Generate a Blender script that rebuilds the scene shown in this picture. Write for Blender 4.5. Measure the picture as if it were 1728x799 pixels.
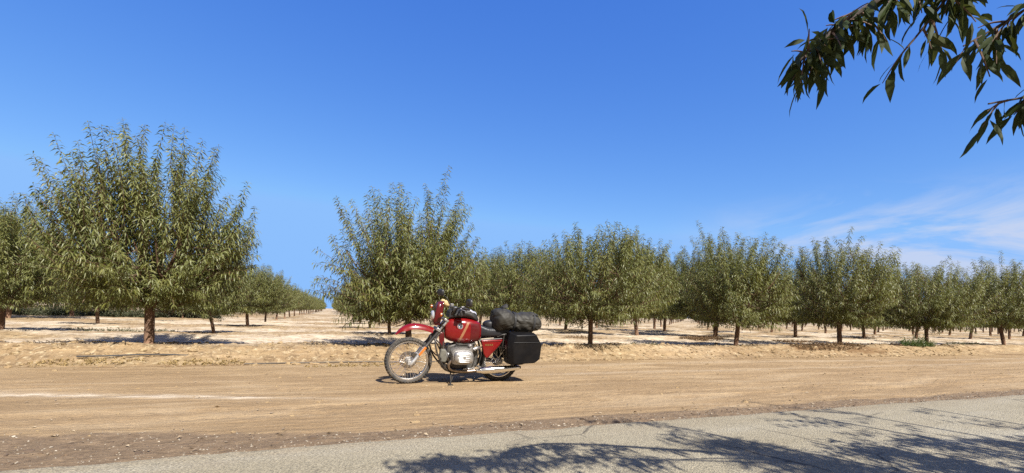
import bpy, math, random
import numpy as np
from mathutils import Vector, Matrix

# ------------------------------------------------------------------ clean, camera, sky, sun, exposure
for o in list(bpy.data.objects):
    bpy.data.objects.remove(o)
scene = bpy.context.scene
COL = scene.collection
PI = math.pi
R = math.radians

# world axes: x runs along the road (to the right), y runs from the road into the orchard, z up
CAM_H = 1.1
cam_data = bpy.data.cameras.new('camera')
cam_data.sensor_width = 36.0
cam_data.lens = 36.0 * 783.0 / 1728.0
cam_data.shift_y = 129.7 / 1728.0
cam_data.clip_start = 0.05
cam_data.clip_end = 9000.0
cam = bpy.data.objects.new('camera', cam_data)
COL.objects.link(cam)
cam.matrix_world = (Matrix.Translation((0, 0, CAM_H)) @ Matrix.Rotation(R(-21.226), 4, 'Z')
                    @ Matrix.Rotation(R(90), 4, 'X') @ Matrix.Rotation(R(1.547), 4, 'Z'))
scene.camera = cam

SUN_TO = Vector((0.215, -0.977, 1.0 / 0.98)).normalized()      # direction towards the sun
sun_data = bpy.data.lights.new('sun', 'SUN')
sun_data.energy = 5.0
sun_data.angle = R(0.53)
sun_data.color = (1.0, 0.955, 0.885)
sun = bpy.data.objects.new('sun', sun_data)
COL.objects.link(sun)
sun.rotation_euler = SUN_TO.to_track_quat('Z', 'Y').to_euler()
sun.location = (0, 0, 30)

world = bpy.data.worlds.new('World')
scene.world = world
world.use_nodes = True
wn, wl = world.node_tree.nodes, world.node_tree.links
wn.clear()
w_out = wn.new('ShaderNodeOutputWorld')
w_bg = wn.new('ShaderNodeBackground')
w_sky = wn.new('ShaderNodeTexSky')
w_sky.sky_type = 'NISHITA'
w_sky.sun_disc = False
w_sky.sun_elevation = math.asin(SUN_TO.z)
w_sky.sun_rotation = math.atan2(SUN_TO.x, SUN_TO.y)
w_sky.altitude = 100.0
w_sky.air_density = 1.0
w_sky.dust_density = 0.0
w_sky.ozone_density = 3.0
w_srgb = wn.new('ShaderNodeSeparateColor')
w_crgb = wn.new('ShaderNodeCombineColor')
wl.new(w_sky.outputs['Color'], w_srgb.inputs[0])
w_bg.inputs['Strength'].default_value = 0.10


def wnode(kind, **kw):
    n = wn.new(kind)
    for k, v in kw.items():
        setattr(n, k, v)
    return n


def wmath(op, a, b=None, clamp=False):
    n = wn.new('ShaderNodeMath')
    n.operation = op
    n.use_clamp = clamp
    for i, x in enumerate((a, b)):
        if x is None:
            continue
        if isinstance(x, (int, float)):
            n.inputs[i].default_value = x
        else:
            wl.new(x, n.inputs[i])
    return n.outputs[0]


# the camera's rendering of the clear sky: deeper blue, gentler brightening towards the horizon
for i_, (cap_, g_, k_) in enumerate(((2.7, 1.22, 0.415), (4.15, 0.90, 0.755), (6.0, 0.425, 2.370))):
    wl.new(wmath('MULTIPLY', wmath('POWER', wmath('MINIMUM', w_srgb.outputs[i_], cap_), g_), k_), w_crgb.inputs[i_])

# thin wisps of cirrus low in the sky, to the right of the lane (by compass direction and height)
w_tc = wn.new('ShaderNodeTexCoord')
w_sep = wn.new('ShaderNodeSeparateXYZ')
wl.new(w_tc.outputs['Generated'], w_sep.inputs[0])
w_map = wn.new('ShaderNodeMapping')
w_map.inputs['Scale'].default_value = (2.0, 2.4, 6.5)
w_map.inputs['Rotation'].default_value = (R(12), R(-10), 0)
w_map.inputs['Location'].default_value = (0.35, 0.1, 0.4)
wl.new(w_tc.outputs['Generated'], w_map.inputs[0])
w_noise = wn.new('ShaderNodeTexNoise')
w_noise.inputs['Scale'].default_value = 1.6
w_noise.inputs['Detail'].default_value = 6.0
w_noise.inputs['Roughness'].default_value = 0.62
w_noise.inputs['Distortion'].default_value = 0.9
wl.new(w_map.outputs[0], w_noise.inputs['Vector'])
w_ramp = wn.new('ShaderNodeValToRGB')
w_ramp.color_ramp.elements[0].position = 0.44
w_ramp.color_ramp.elements[1].position = 0.70
wl.new(w_noise.outputs[0], w_ramp.inputs[0])
w_az = wn.new('ShaderNodeMapRange')
w_az.interpolation_type = 'SMOOTHSTEP'
w_az.inputs['From Min'].default_value = 0.60
w_az.inputs['From Max'].default_value = 0.86
wl.new(w_sep.outputs['X'], w_az.inputs[0])
w_el = wn.new('ShaderNodeMapRange')
w_el.interpolation_type = 'SMOOTHSTEP'
w_el.inputs['From Min'].default_value = 0.25
w_el.inputs['From Max'].default_value = 0.12
wl.new(w_sep.outputs['Z'], w_el.inputs[0])
w_m = wmath('MULTIPLY', wmath('MULTIPLY', w_az.outputs[0], w_el.outputs[0]), w_ramp.outputs[0])
w_m = wmath('MINIMUM', wmath('MULTIPLY', w_m, 1.5, True), 0.82)
w_mix = wn.new('ShaderNodeMix')
w_mix.data_type = 'RGBA'
wl.new(w_m, w_mix.inputs['Factor'])
wl.new(w_crgb.outputs[0], w_mix.inputs['A'])
w_mix.inputs['B'].default_value = (3.1, 3.5, 4.5, 1)
# unseen sky behind the camera tinted warm grey, added to make shadows less blue
w_fill = wn.new('ShaderNodeMapRange')
w_fill.interpolation_type = 'SMOOTHSTEP'
w_fill.inputs['From Min'].default_value = 0.15
w_fill.inputs['From Max'].default_value = -0.45
w_fill.inputs['To Max'].default_value = 0.92
wl.new(w_sep.outputs['Y'], w_fill.inputs[0])
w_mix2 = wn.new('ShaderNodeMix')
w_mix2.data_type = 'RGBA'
wl.new(w_fill.outputs[0], w_mix2.inputs['Factor'])
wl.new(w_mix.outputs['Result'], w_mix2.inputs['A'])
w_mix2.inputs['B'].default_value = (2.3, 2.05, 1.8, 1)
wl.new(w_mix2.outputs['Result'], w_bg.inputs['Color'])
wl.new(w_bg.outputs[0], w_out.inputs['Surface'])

scene.view_settings.view_transform = 'Standard'
scene.view_settings.look = 'None'
scene.view_settings.gamma = 1.0
scene.view_settings.use_curve_mapping = False
scene.view_settings.exposure = 0.95
scene.render.engine = 'CYCLES'
scene.cycles.max_bounces = 6
scene.cycles.diffuse_bounces = 3
scene.cycles.transmission_bounces = 4
scene.cycles.use_denoising = False

rng = np.random.default_rng(7)
random.seed(7)


# ------------------------------------------------------------------ helpers: numpy noise
def _hash(ix, iy, seed):
    n = (ix.astype(np.int64) * 374761393 + iy.astype(np.int64) * 668265263 + seed * 974634541) & 0x7fffffff
    n = ((n ^ (n >> 13)) * 1274126177) & 0x7fffffff
    n = n ^ (n >> 16)
    return (n & 0xffff) / 65535.0


def vnoise(x, y, seed=0):
    x, y = np.broadcast_arrays(np.asarray(x, float), np.asarray(y, float))
    ix, iy = np.floor(x), np.floor(y)
    fx, fy = x - ix, y - iy
    fx = fx * fx * fx * (fx * (fx * 6 - 15) + 10)
    fy = fy * fy * fy * (fy * (fy * 6 - 15) + 10)
    a, b = _hash(ix, iy, seed), _hash(ix + 1, iy, seed)
    c, d = _hash(ix, iy + 1, seed), _hash(ix + 1, iy + 1, seed)
    return ((a * (1 - fx) + b * fx) * (1 - fy) + (c * (1 - fx) + d * fx) * fy) * 2 - 1


def fbm(x, y, seed=0, oct=4, gain=0.5):
    s, a, t = 0.0, 1.0, 0.0
    for i in range(oct):
        s = s + a * vnoise(x * 2.03 ** i + 17.3 * i, y * 2.03 ** i - 9.1 * i, seed + i)
        t += a
        a *= gain
    return s / t


def sstep(a, b, x):
    t = np.clip((x - a) / (b - a), 0, 1)
    return t * t * (3 - 2 * t)


# ------------------------------------------------------------------ helpers: materials
def new_mat(name):
    m = bpy.data.materials.new(name)
    m.use_nodes = True
    nt = m.node_tree
    b = nt.nodes['Principled BSDF']
    return m, nt, b


def N(nt, kind, **inp):
    n = nt.nodes.new(kind)
    for k, v in inp.items():
        k = k.replace('_', ' ')
        n.inputs[k].default_value = v
    return n


def ramp(nt, src, stops):
    n = nt.nodes.new('ShaderNodeValToRGB')
    cr = n.color_ramp
    while len(cr.elements) < len(stops):
        cr.elements.new(0.5)
    for e, (p, c) in zip(cr.elements, stops):
        e.position = p
        e.color = c if len(c) == 4 else (*c, 1)
    nt.links.new(src, n.inputs[0])
    return n.outputs[0]


def mixc(nt, fac, a, b, blend='MIX'):
    n = nt.nodes.new('ShaderNodeMix')
    n.data_type = 'RGBA'
    n.blend_type = blend
    for s, x in (('Factor', fac), ('A', a), ('B', b)):
        if isinstance(x, (int, float)):
            n.inputs[s].default_value = x
        elif isinstance(x, tuple):
            n.inputs[s].default_value = (*x[:3], 1)
        else:
            nt.links.new(x, n.inputs[s])
    return n.outputs['Result']


def mth(nt, op, a, b=0.0, clamp=False):
    n = nt.nodes.new('ShaderNodeMath')
    n.operation = op
    n.use_clamp = clamp
    for i, x in enumerate((a, b)):
        if isinstance(x, (int, float)):
            n.inputs[i].default_value = x
        else:
            nt.links.new(x, n.inputs[i])
    return n.outputs[0]


def noise(nt, scale, detail=4, rough=0.5, vec=None, sc=None, dist=0.0):
    n = N(nt, 'ShaderNodeTexNoise', Scale=scale, Detail=detail, Roughness=rough, Distortion=dist)
    if vec is not None:
        if sc is not None:
            mp = N(nt, 'ShaderNodeMapping', Scale=sc)
            nt.links.new(vec, mp.inputs[0])
            vec = mp.outputs[0]
        nt.links.new(vec, n.inputs['Vector'])
    return n.outputs[0]


def objco(nt):
    return nt.nodes.new('ShaderNodeTexCoord').outputs['Object']


def bump(nt, b, h, strength, dist):
    n = N(nt, 'ShaderNodeBump', Strength=strength, Distance=dist)
    nt.links.new(h, n.inputs['Height'])
    nt.links.new(n.outputs[0], b.inputs['Normal'])


def simple(name, col, rough=0.5, metal=0.0, var=0.25, scale=18.0, coat=0.0, spec=0.5, bmp=0.0, dust=0.0):
    """a real-world surface: base colour with worn noise, roughness variation and optional road dust"""
    m, nt, b = new_mat(name)
    co = objco(nt)
    n1 = noise(nt, scale, 5, 0.6, co)
    c0 = tuple(c * (1 - var) for c in col)
    c1 = tuple(min(1, c * (1 + var)) for c in col)
    c = ramp(nt, n1, [(0.3, c0), (0.7, c1)])
    if dust > 0:
        n2 = noise(nt, 7.0, 6, 0.65, co)
        d = ramp(nt, n2, [(0.42, (0, 0, 0)), (0.75, (dust, dust, dust))])
        c = mixc(nt, d, c, (0.26, 0.19, 0.115))
    nt.links.new(c, b.inputs['Base Color'])
    r = ramp(nt, noise(nt, scale * 1.7, 4, 0.6, co), [(0.3, (rough * 0.8,) * 3), (0.7, (min(1, rough * 1.2),) * 3)])
    nt.links.new(r, b.inputs['Roughness'])
    b.inputs['Metallic'].default_value = metal
    b.inputs['Specular IOR Level'].default_value = spec
    if coat:
        b.inputs['Coat Weight'].default_value = coat
        b.inputs['Coat Roughness'].default_value = 0.06
    if bmp:
        bump(nt, b, noise(nt, scale * 3, 4, 0.6, co), bmp, 0.01)
    return m


def leaf_mat(name, dark, mid, light, back, dry=(0.21, 0.13, 0.05), trans=0.34, rough=0.42, spec=0.40):
    m, nt, b = new_mat(name)
    at = nt.nodes.new('ShaderNodeAttribute')
    at.attribute_name = 'tint'
    c = ramp(nt, at.outputs['Fac'], [(0.0, dark), (0.45, mid), (0.85, light), (0.97, dry)])
    geo = nt.nodes.new('ShaderNodeNewGeometry')
    c = mixc(nt, mth(nt, 'MULTIPLY', geo.outputs['Backfacing'], 0.6), c, back)
    nt.links.new(c, b.inputs['Base Color'])
    b.inputs['Roughness'].default_value = rough
    b.inputs['Specular IOR Level'].default_value = spec
    tr = nt.nodes.new('ShaderNodeBsdfTranslucent')
    nt.links.new(mixc(nt, 0.35, c, (0.30, 0.32, 0.06)), tr.inputs['Color'])
    ms = nt.nodes.new('ShaderNodeMixShader')
    ms.inputs[0].default_value = trans
    nt.links.new(b.outputs[0], ms.inputs[1])
    nt.links.new(tr.outputs[0], ms.inputs[2])
    nt.links.new(ms.outputs[0], nt.nodes['Material Output'].inputs['Surface'])
    return m


# ------------------------------------------------------------------ helpers: meshes
def mesh_np(name, verts, faces, k, mats=(), smooth=True, mat_idx=None, tint=None):
    """a mesh from numpy arrays: faces is (n, k)"""
    me = bpy.data.meshes.new(name)
    verts = np.asarray(verts, np.float32)
    faces = np.asarray(faces, np.int32)
    me.vertices.add(len(verts))
    me.vertices.foreach_set('co', verts.ravel())
    me.loops.add(faces.size)
    me.loops.foreach_set('vertex_index', faces.ravel())
    me.polygons.add(len(faces))
    me.polygons.foreach_set('loop_start', np.arange(0, faces.size, k, dtype=np.int32))
    if mat_idx is not None:
        me.polygons.foreach_set('material_index', np.asarray(mat_idx, np.int32))
    me.polygons.foreach_set('use_smooth', np.full(len(faces), smooth, bool))
    for m in mats:
        me.materials.append(m)
    me.update(calc_edges=True)
    if tint is not None:
        a = me.attributes.new('tint', 'FLOAT', 'POINT')
        a.data.foreach_set('value', np.asarray(tint, np.float32))
    return me


def link(name, data, parent=None, loc=None):
    o = bpy.data.objects.new(name, data)
    COL.objects.link(o)
    if parent:
        o.parent = parent
    if loc is not None:
        o.location = loc
    return o


def tag(o, label=None, cat=None, group=None, kind=None):
    for k, v in (('label', label), ('category', cat), ('group', group), ('kind', kind)):
        if v:
            o[k] = v
    return o


class MB:
    """collects shapes and links them as ONE mesh object"""

    def __init__(self):
        self.v, self.f, self.m = [], [], []

    def add(self, verts, faces, mat=0):
        b = len(self.v)
        self.v += [tuple(p) for p in verts]
        self.f += [tuple(i + b for i in q) for q in faces]
        self.m += [mat] * len(faces)
        return self

    def loft(self, rings, caps=True, mat=0, closed=True):
        n = len(rings[0])
        vs = [p for r in rings for p in r]
        fs = []
        for i in range(len(rings) - 1):
            for j in range(n if closed else n - 1):
                k = (j + 1) % n
                fs.append((i * n + j, i * n + k, (i + 1) * n + k, (i + 1) * n + j))
        if caps:
            fs.append(tuple(range(n - 1, -1, -1)))
            fs.append(tuple((len(rings) - 1) * n + j for j in range(n)))
        return self.add(vs, fs, mat)

    def tube(self, pts, r, n=10, mat=0, caps=True):
        pts = [Vector(p) for p in pts]
        rs = r if isinstance(r, (list, tuple)) else [r] * len(pts)
        rings, prev = [], None
        for i, p in enumerate(pts):
            t = (pts[min(i + 1, len(pts) - 1)] - pts[max(i - 1, 0)]).normalized()
            if prev is None:
                a = Vector((0, 0, 1)) if abs(t.z) < 0.9 else Vector((1, 0, 0))
                x = t.cross(a).normalized()
            else:
                x = (prev - t * prev.dot(t)).normalized()
            prev = x
            y = t.cross(x)
            rings.append([p + (x * math.cos(2 * PI * j / n) + y * math.sin(2 * PI * j / n)) * rs[i] for j in range(n)])
        return self.loft(rings, caps, mat)

    def lathe(self, c, prof, n=32, mat=0, axis='y', close=False):
        """prof: (radius, offset along axis)"""
        rings = []
        for rr, h in prof:
            ring = []
            for j in range(n):
                a = 2 * PI * j / n
                if axis == 'y':
                    ring.append((c[0] + rr * math.cos(a), c[1] + h, c[2] + rr * math.sin(a)))
                elif axis == 'x':
                    ring.append((c[0] + h, c[1] + rr * math.cos(a), c[2] + rr * math.sin(a)))
                else:
                    ring.append((c[0] + rr * math.cos(a), c[1] + rr * math.sin(a), c[2] + h))
            rings.append(ring)
        if close:
            rings.append(rings[0])
        return self.loft(rings, not close, mat)

    def box(self, c, s, mat=0, rot=None):
        vs = [Vector((x * s[0] / 2, y * s[1] / 2, z * s[2] / 2)) for x in (-1, 1) for y in (-1, 1) for z in (-1, 1)]
        if rot is not None:
            vs = [rot @ p for p in vs]
        vs = [p + Vector(c) for p in vs]
        return self.add(vs, [(0, 1, 3, 2), (4, 6, 7, 5), (0, 4, 5, 1), (2, 3, 7, 6), (0, 2, 6, 4), (1, 5, 7, 3)], mat)

    def prism(self, poly, y0, y1, mat=0, inset=0.0):
        """poly in (metres behind the front axle, z), extruded along y"""
        poly = [(p[0] - .73, p[1]) for p in poly]
        cx = sum(p[0] for p in poly) / len(poly)
        cz = sum(p[1] for p in poly) / len(poly)
        a = [(x, y0, z) for x, z in poly]
        b = [(cx + (x - cx) * (1 - inset), y1, cz + (z - cz) * (1 - inset)) for x, z in poly]
        return self.loft([a, b], True, mat)

    def build(self, name, mats, parent=None, smooth=40, bevel=0, sub=0, seg=2):
        me = bpy.data.meshes.new(name)
        me.from_pydata(self.v, [], self.f)
        if not isinstance(mats, (list, tuple)):
            mats = [mats]
        for m in mats:
            me.materials.append(m)
        me.polygons.foreach_set('material_index', self.m)
        me.update()
        import bmesh
        bm = bmesh.new()
        bm.from_mesh(me)
        bmesh.ops.recalc_face_normals(bm, faces=bm.faces)
        bm.to_mesh(me)
        bm.free()
        me.polygons.foreach_set('use_smooth', [bool(smooth)] * len(me.polygons))
        if smooth and not sub:
            me.set_sharp_from_angle(angle=R(smooth))
        o = link(name, me, parent)
        if bevel:
            b = o.modifiers.new('bevel', 'BEVEL')
            b.width = bevel
            b.segments = seg
            b.limit_method = 'ANGLE'
            b.angle_limit = R(35)
        if sub:
            s = o.modifiers.new('subsurf', 'SUBSURF')
            s.levels = s.render_levels = sub
        return o


def spline(pts, n):
    """Catmull-Rom through pts, n samples per span"""
    P = [Vector(p) for p in pts]
    P = [P[0] * 2 - P[1]] + P + [P[-1] * 2 - P[-2]]
    out = []
    for i in range(1, len(P) - 2):
        for k in range(n):
            t = k / n
            a, b, c, d = P[i - 1], P[i], P[i + 1], P[i + 2]
            out.append(0.5 * ((2 * b) + (c - a) * t + (2 * a - 5 * b + 4 * c - d) * t * t + (3 * b - a - 3 * c + d) * t ** 3))
    out.append(P[-2])
    return out


# ------------------------------------------------------------------ the ground
ROW0, ROWS = 11.7, 5.85          # first tree row, row spacing
TREE0, TREES = -3.52, 5.33       # first tree along the row, tree spacing


def shoulder_edge(u):
    return 4.37 + 0.06 * fbm(u * 1.3, 3.3, 51) + 0.62 * sstep(0.6, -3.0, u) + 0.12 * fbm(u * 0.5, 8.3, 52) * sstep(1.5, -2, u)


def road_edge(u):
    return 4.0 + 0.07 * fbm(u * 0.9, 0.7, 61, 4, 0.65) - 0.13 * sstep(-0.3, -2.6, u)


def ground_h(u, v):
    u, v = np.broadcast_arrays(np.asarray(u, float), np.asarray(v, float))
    track = 0.012 * fbm(u * 0.5, v * 1.6, 1) + 0.010 * fbm(u * 0.35, v * 6.0, 2, 3) + 0.006 * fbm(u * 5, v * 8, 3, 3)
    # tyre lugs printed along the track
    for vc, ph, w in ((5.35, 0.0, 0.13), (5.75, 1.2, 0.13), (8.55, 0.4, 0.14), (6.95, 2.1, 0.1)):
        vv = vc + 0.16 * vnoise(u * 0.12, vc, 5) - 0.02 * u
        m = np.exp(-((v - vv) / w) ** 2)
        track = track + m * (-0.010 + 0.006 * np.sin(u * 26 + ph + (v - vv) * 18))
    # rough clods along the road shoulder
    se = shoulder_edge(u)
    rough = sstep(se + 0.25, se - 0.1, v) * sstep(3.8, 4.1, v)
    track = track + rough * (0.020 * fbm(u * 3.2, v * 4.2, 9, 4, 0.6) + 0.006) * (0.5 + 0.8 * sstep(1, -2.5, u))
    track = track + 0.03 * np.exp(-((v - se - 0.05) / 0.14) ** 2) * sstep(0.5, -2.5, u) * (0.5 + 0.5 * fbm(u * 1.6, v, 12))
    # orchard
    toe = 9.78 + 0.22 * fbm(u * 0.35, 1.7, 21)
    top = 10.85 + 0.30 * fbm(u * 0.45, 5.2, 22)
    t = np.clip((v - toe) / (top - toe), 0, 1)
    t = t * t * (3 - 2 * t)
    ph = np.cos(2 * PI * (v - ROW0) / ROWS)
    orch = 0.175 + 0.055 * ph + 0.06 * fbm(u * 0.35, v * 0.5, 31) + 0.045 * fbm(u * 1.1, v * 1.7, 32) \
        + 0.040 * fbm(u * 3.6, v * 4.6, 33, 4, 0.68)
    lip = 0.10 * np.exp(-((v - top - 0.12) / 0.26) ** 2) * (0.7 + 0.6 * fbm(u * 0.8, 2.2, 35))
    face = t * (1 - t) * 4
    orch = orch + lip + face * (0.06 * fbm(u * 2.6, v * 2.6, 36, 4, 0.6) + 0.035 * fbm(u * 6.5, v * 6.5, 37, 3, 0.6))
    far = 1 / (1 + np.maximum(v - 40, 0) / 60)
    h = track * (1 - t) + orch * t * far + 0.12 * t * (1 - far)
    # under the road
    e = road_edge(u)
    h = h - 0.07 * sstep(e + 0.02, e - 0.25, v) * sstep(-2.6, -2.0, v)
    return h


def axis(segs):
    out = []
    for a, b, s0, s1 in segs:
        x, L = a, b - a
        while x < b - 1e-6:
            out.append(x)
            x += s0 + (s1 - s0) * (x - a) / L
    out.append(segs[-1][1])
    return np.array(out)


gu = np.concatenate([-axis([(12, 30, .12, .6), (30, 200, .8, 12), (200, 4000, 30, 500)])[::-1],
                     axis([(-11.9, -5, .11, .045), (-5, 9, .042, .042), (9, 16, .045, .08), (16, 40, .09, .35), (40, 200, .5, 10), (200, 4000, 30, 500)])])
gv = np.concatenate([-axis([(2.5, 10, .3, .8), (10, 120, 1.5, 12), (120, 4000, 30, 600)])[::-1],
                     axis([(-2.45, 2, .5, .5), (2, 3.6, .2, .1), (3.6, 12.6, .033, .045), (12.6, 20, .05, .12), (20, 45, .13, .45), (45, 250, .6, 12), (250, 4000, 30, 500)])])
GU, GV = np.meshgrid(gu, gv)
GZ = ground_h(GU, GV)
nv_, nu_ = GU.shape
idx = np.arange(nv_ * nu_).reshape(nv_, nu_)
gfaces = np.stack([idx[:-1, :-1], idx[:-1, 1:], idx[1:, 1:], idx[1:, :-1]], -1).reshape(-1, 4)

# masks: what the soil itself is (pale crust, dark gravelly shoulder, dead rusty weeds, straw)
white = np.zeros_like(GU)
line = [(-12, 8.9), (-6.5, 8.0), (-3.6, 7.2), (-1.4, 6.5), (0.3, 6.0), (2.2, 5.75)]
for (a0, b0), (a1, b1) in zip(line[:-1], line[1:]):
    du, dv = a1 - a0, b1 - b0
    tt = np.clip(((GU - a0) * du + (GV - b0) * dv) / (du * du + dv * dv), 0, 1)
    dd = np.hypot(GU - a0 - tt * du, GV - b0 - tt * dv) + 0.05 * fbm(GU * 1.5, GV * 3, 71)
    wid = 0.14 * (1 - 0.6 * sstep(-3, 0.6, GU))
    white = np.maximum(white, np.exp(-(dd / wid) ** 2) * (1 - 0.95 * sstep(-1.5, 0.9, GU)) * np.clip(.75 + .7 * fbm(GU * 5, GV * 16, 78, 3), 0, 1))
inorch = sstep(11.3, 12.2, GV)
band = 0.5 - 0.5 * np.cos(2 * PI * (GV - ROW0) / ROWS)
pn = fbm(GU * 0.22, GV * 0.45, 72, 4, 0.6) + 0.35 * fbm(GU * 1.5, GV * 2.0, 73)
white = np.maximum(white, inorch * sstep(-0.26 - .06 * sstep(4, 9, GU), 0.26, pn + 0.42 * (band - 0.5)) * 0.85)
# pale compacted wheel strips on the dirt track
strip = np.exp(-((GV - 8.9 - 0.25 * vnoise(GU * .1, 1.1, 75)) / .16) ** 2) + np.exp(-((GV - 7.75 - 0.2 * vnoise(GU * .12, 4.1, 76)) / .13) ** 2)
white = np.maximum(white, 0.38 * strip * sstep(1.5, 5, GU) * (0.6 + 0.4 * fbm(GU * 1.2, GV * 3, 77)))
se = shoulder_edge(GU)
dark = sstep(se + 0.025, se - 0.035, GV + 0.05 * fbm(GU * 3.5, GV * 3.5, 81)) * sstep(2.0, 3.0, GV)
weed = np.zeros_like(GU)
for cu, cv, ru, rv, s in ((15.6, 16.2, 1.3, .8, .9), (15.7, 10.95, 1.9, .45, 1.0), (19.9, 15.2, 1.5, .6, .8), (17.0, 10.5, 1.5, .3, .8), (31.0, 19, 2.5, .8, .7),
                          (9.4, 16.4, .9, .6, .5), (1.2, 10.9, .8, .25, .35), (21.0, 11.6, 1.6, .35, .8), (-1.0, 14.0, 1.0, .5, .35), (11.5, 10.6, 1.2, .25, .4)):
    d2 = ((GU - cu) / ru) ** 2 + ((GV - cv) / rv) ** 2 + 0.9 * fbm(GU * 1.6, GV * 2.2, 83)
    weed = np.maximum(weed, s * sstep(1.2, 0.2, d2))
toe_ = 9.78 + 0.22 * fbm(GU * 0.35, 1.7, 21)
weed = np.maximum(weed, 0.8 * np.exp(-((GV - toe_ - .06) / .09) ** 2) * sstep(-.25, .35, fbm(GU * 0.6, GV, 84) + .3 * fbm(GU * 4, GV * 4, 88)))
straw = sstep(0.15, 0.6, fbm(GU * 0.7, GV * 1.6, 85) + 0.25 * fbm(GU * 5, GV * 5, 86)) * sstep(9.6, 10.2, GV) * 0.7
for cu, cv, ru, rv, s in ((-2.3, 10.05, .9, .22, 1.0), (-3.6, 10.1, .8, .2, .8), (.6, 9.55, 1.1, .22, .9), (2.9, 9.7, .8, .15, .8), (5.5, 9.8, 1.0, .15, .6)):
    d2 = ((GU - cu) / ru) ** 2 + ((GV - cv) / rv) ** 2 + 0.9 * fbm(GU * 3, GV * 4, 87)
    straw = np.maximum(straw, s * sstep(1.2, 0.2, d2))
gme = mesh_np('ground', np.stack([GU, GV, GZ], -1).reshape(-1, 3), gfaces, 4)
ca = gme.attributes.new('soil', 'FLOAT_COLOR', 'POINT')
ca.data.foreach_set('color', np.stack([white, dark, weed, straw], -1).astype(np.float32).ravel())

m, nt, b = new_mat('orchard_soil')
co = objco(nt)
at = nt.nodes.new('ShaderNodeAttribute')
at.attribute_name = 'soil'
sep = nt.nodes.new('ShaderNodeSeparateColor')
nt.links.new(at.outputs['Color'], sep.inputs[0])
n_big = noise(nt, 0.55, 5, 0.6, co)
n_str = noise(nt, 2.2, 6, 0.65, co, (0.35, 2.2, 1.0))
n_fine = noise(nt, 45, 5, 0.7, co)
n_wide = noise(nt, 1.0, 5, 0.6, co, (0.38, 1.5, 1.0), 1.2)
n_trk = noise(nt, 5.0, 5, 0.6, co, (0.12, 3.0, 1.0), 0.3)
n_mid = noise(nt, 9, 6, 0.65, co)
c = ramp(nt, n_big, [(0.3, (0.275, 0.186, 0.100)), (0.7, (0.345, 0.246, 0.140))])
c = mixc(nt, ramp(nt, n_str, [(0.35, (0, 0, 0)), (0.7, (0.55,) * 3)]), c, (0.238, 0.164, 0.094))
c = mixc(nt, ramp(nt, n_mid, [(0.5, (0, 0, 0)), (0.75, (0.5,) * 3)]), c, (0.39, 0.285, 0.165))
c = mixc(nt, ramp(nt, n_trk, [(0.47, (0, 0, 0)), (0.68, (0.55,) * 3)]), c, (0.185, 0.124, 0.066))
c = mixc(nt, ramp(nt, n_trk, [(0.28, (0.45,) * 3), (0.45, (0, 0, 0))]), c, (0.40, 0.29, 0.155))
c = mixc(nt, ramp(nt, n_wide, [(0.50, (0, 0, 0)), (0.66, (0.6,) * 3)]), c, (0.205, 0.138, 0.075))
c = mixc(nt, ramp(nt, n_wide, [(0.34, (0.55,) * 3), (0.48, (0, 0, 0))]), c, (0.38, 0.285, 0.175))
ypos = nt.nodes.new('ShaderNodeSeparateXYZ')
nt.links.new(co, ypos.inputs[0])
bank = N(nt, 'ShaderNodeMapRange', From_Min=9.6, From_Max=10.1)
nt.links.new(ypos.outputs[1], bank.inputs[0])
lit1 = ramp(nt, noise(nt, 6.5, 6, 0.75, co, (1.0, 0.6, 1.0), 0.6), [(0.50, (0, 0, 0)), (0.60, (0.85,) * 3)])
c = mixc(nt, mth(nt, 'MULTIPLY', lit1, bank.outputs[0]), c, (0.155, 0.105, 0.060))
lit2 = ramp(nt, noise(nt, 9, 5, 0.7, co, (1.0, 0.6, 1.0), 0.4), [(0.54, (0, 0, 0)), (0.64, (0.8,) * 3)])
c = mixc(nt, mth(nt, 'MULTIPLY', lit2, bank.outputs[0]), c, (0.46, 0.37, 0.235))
# straw and dead weeds
brk = ramp(nt, noise(nt, 22, 6, 0.75, co, (0.6, 1.4, 1.0)), [(0.42, (0, 0, 0)), (0.56, (1, 1, 1))])
c = mixc(nt, mth(nt, 'MULTIPLY', at.outputs['Alpha'], mth(nt, 'MULTIPLY', brk, 0.55)), c, (0.34, 0.255, 0.140))
c = mixc(nt, mth(nt, 'MULTIPLY', sep.outputs[2], ramp(nt, n_mid, [(0.30, (0.4,) * 3), (0.55, (1, 1, 1))])), c, (0.135, 0.075, 0.034))
# pale crust
wbrk = ramp(nt, noise(nt, 4.0, 7, 0.7, co, (0.6, 1.6, 1.0)), [(0.36, (0.15,) * 3), (0.58, (1, 1, 1))])
c = mixc(nt, mth(nt, 'MULTIPLY', sep.outputs[0], wbrk), c, (0.56, 0.48, 0.37))
# dark shoulder of loose gravel
dk = mixc(nt, ramp(nt, n_mid, [(0.35, (0, 0, 0)), (0.7, (1, 1, 1))]), (0.145, 0.102, 0.064), (0.225, 0.161, 0.102))
c = mixc(nt, sep.outputs[1], c, dk)
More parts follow.
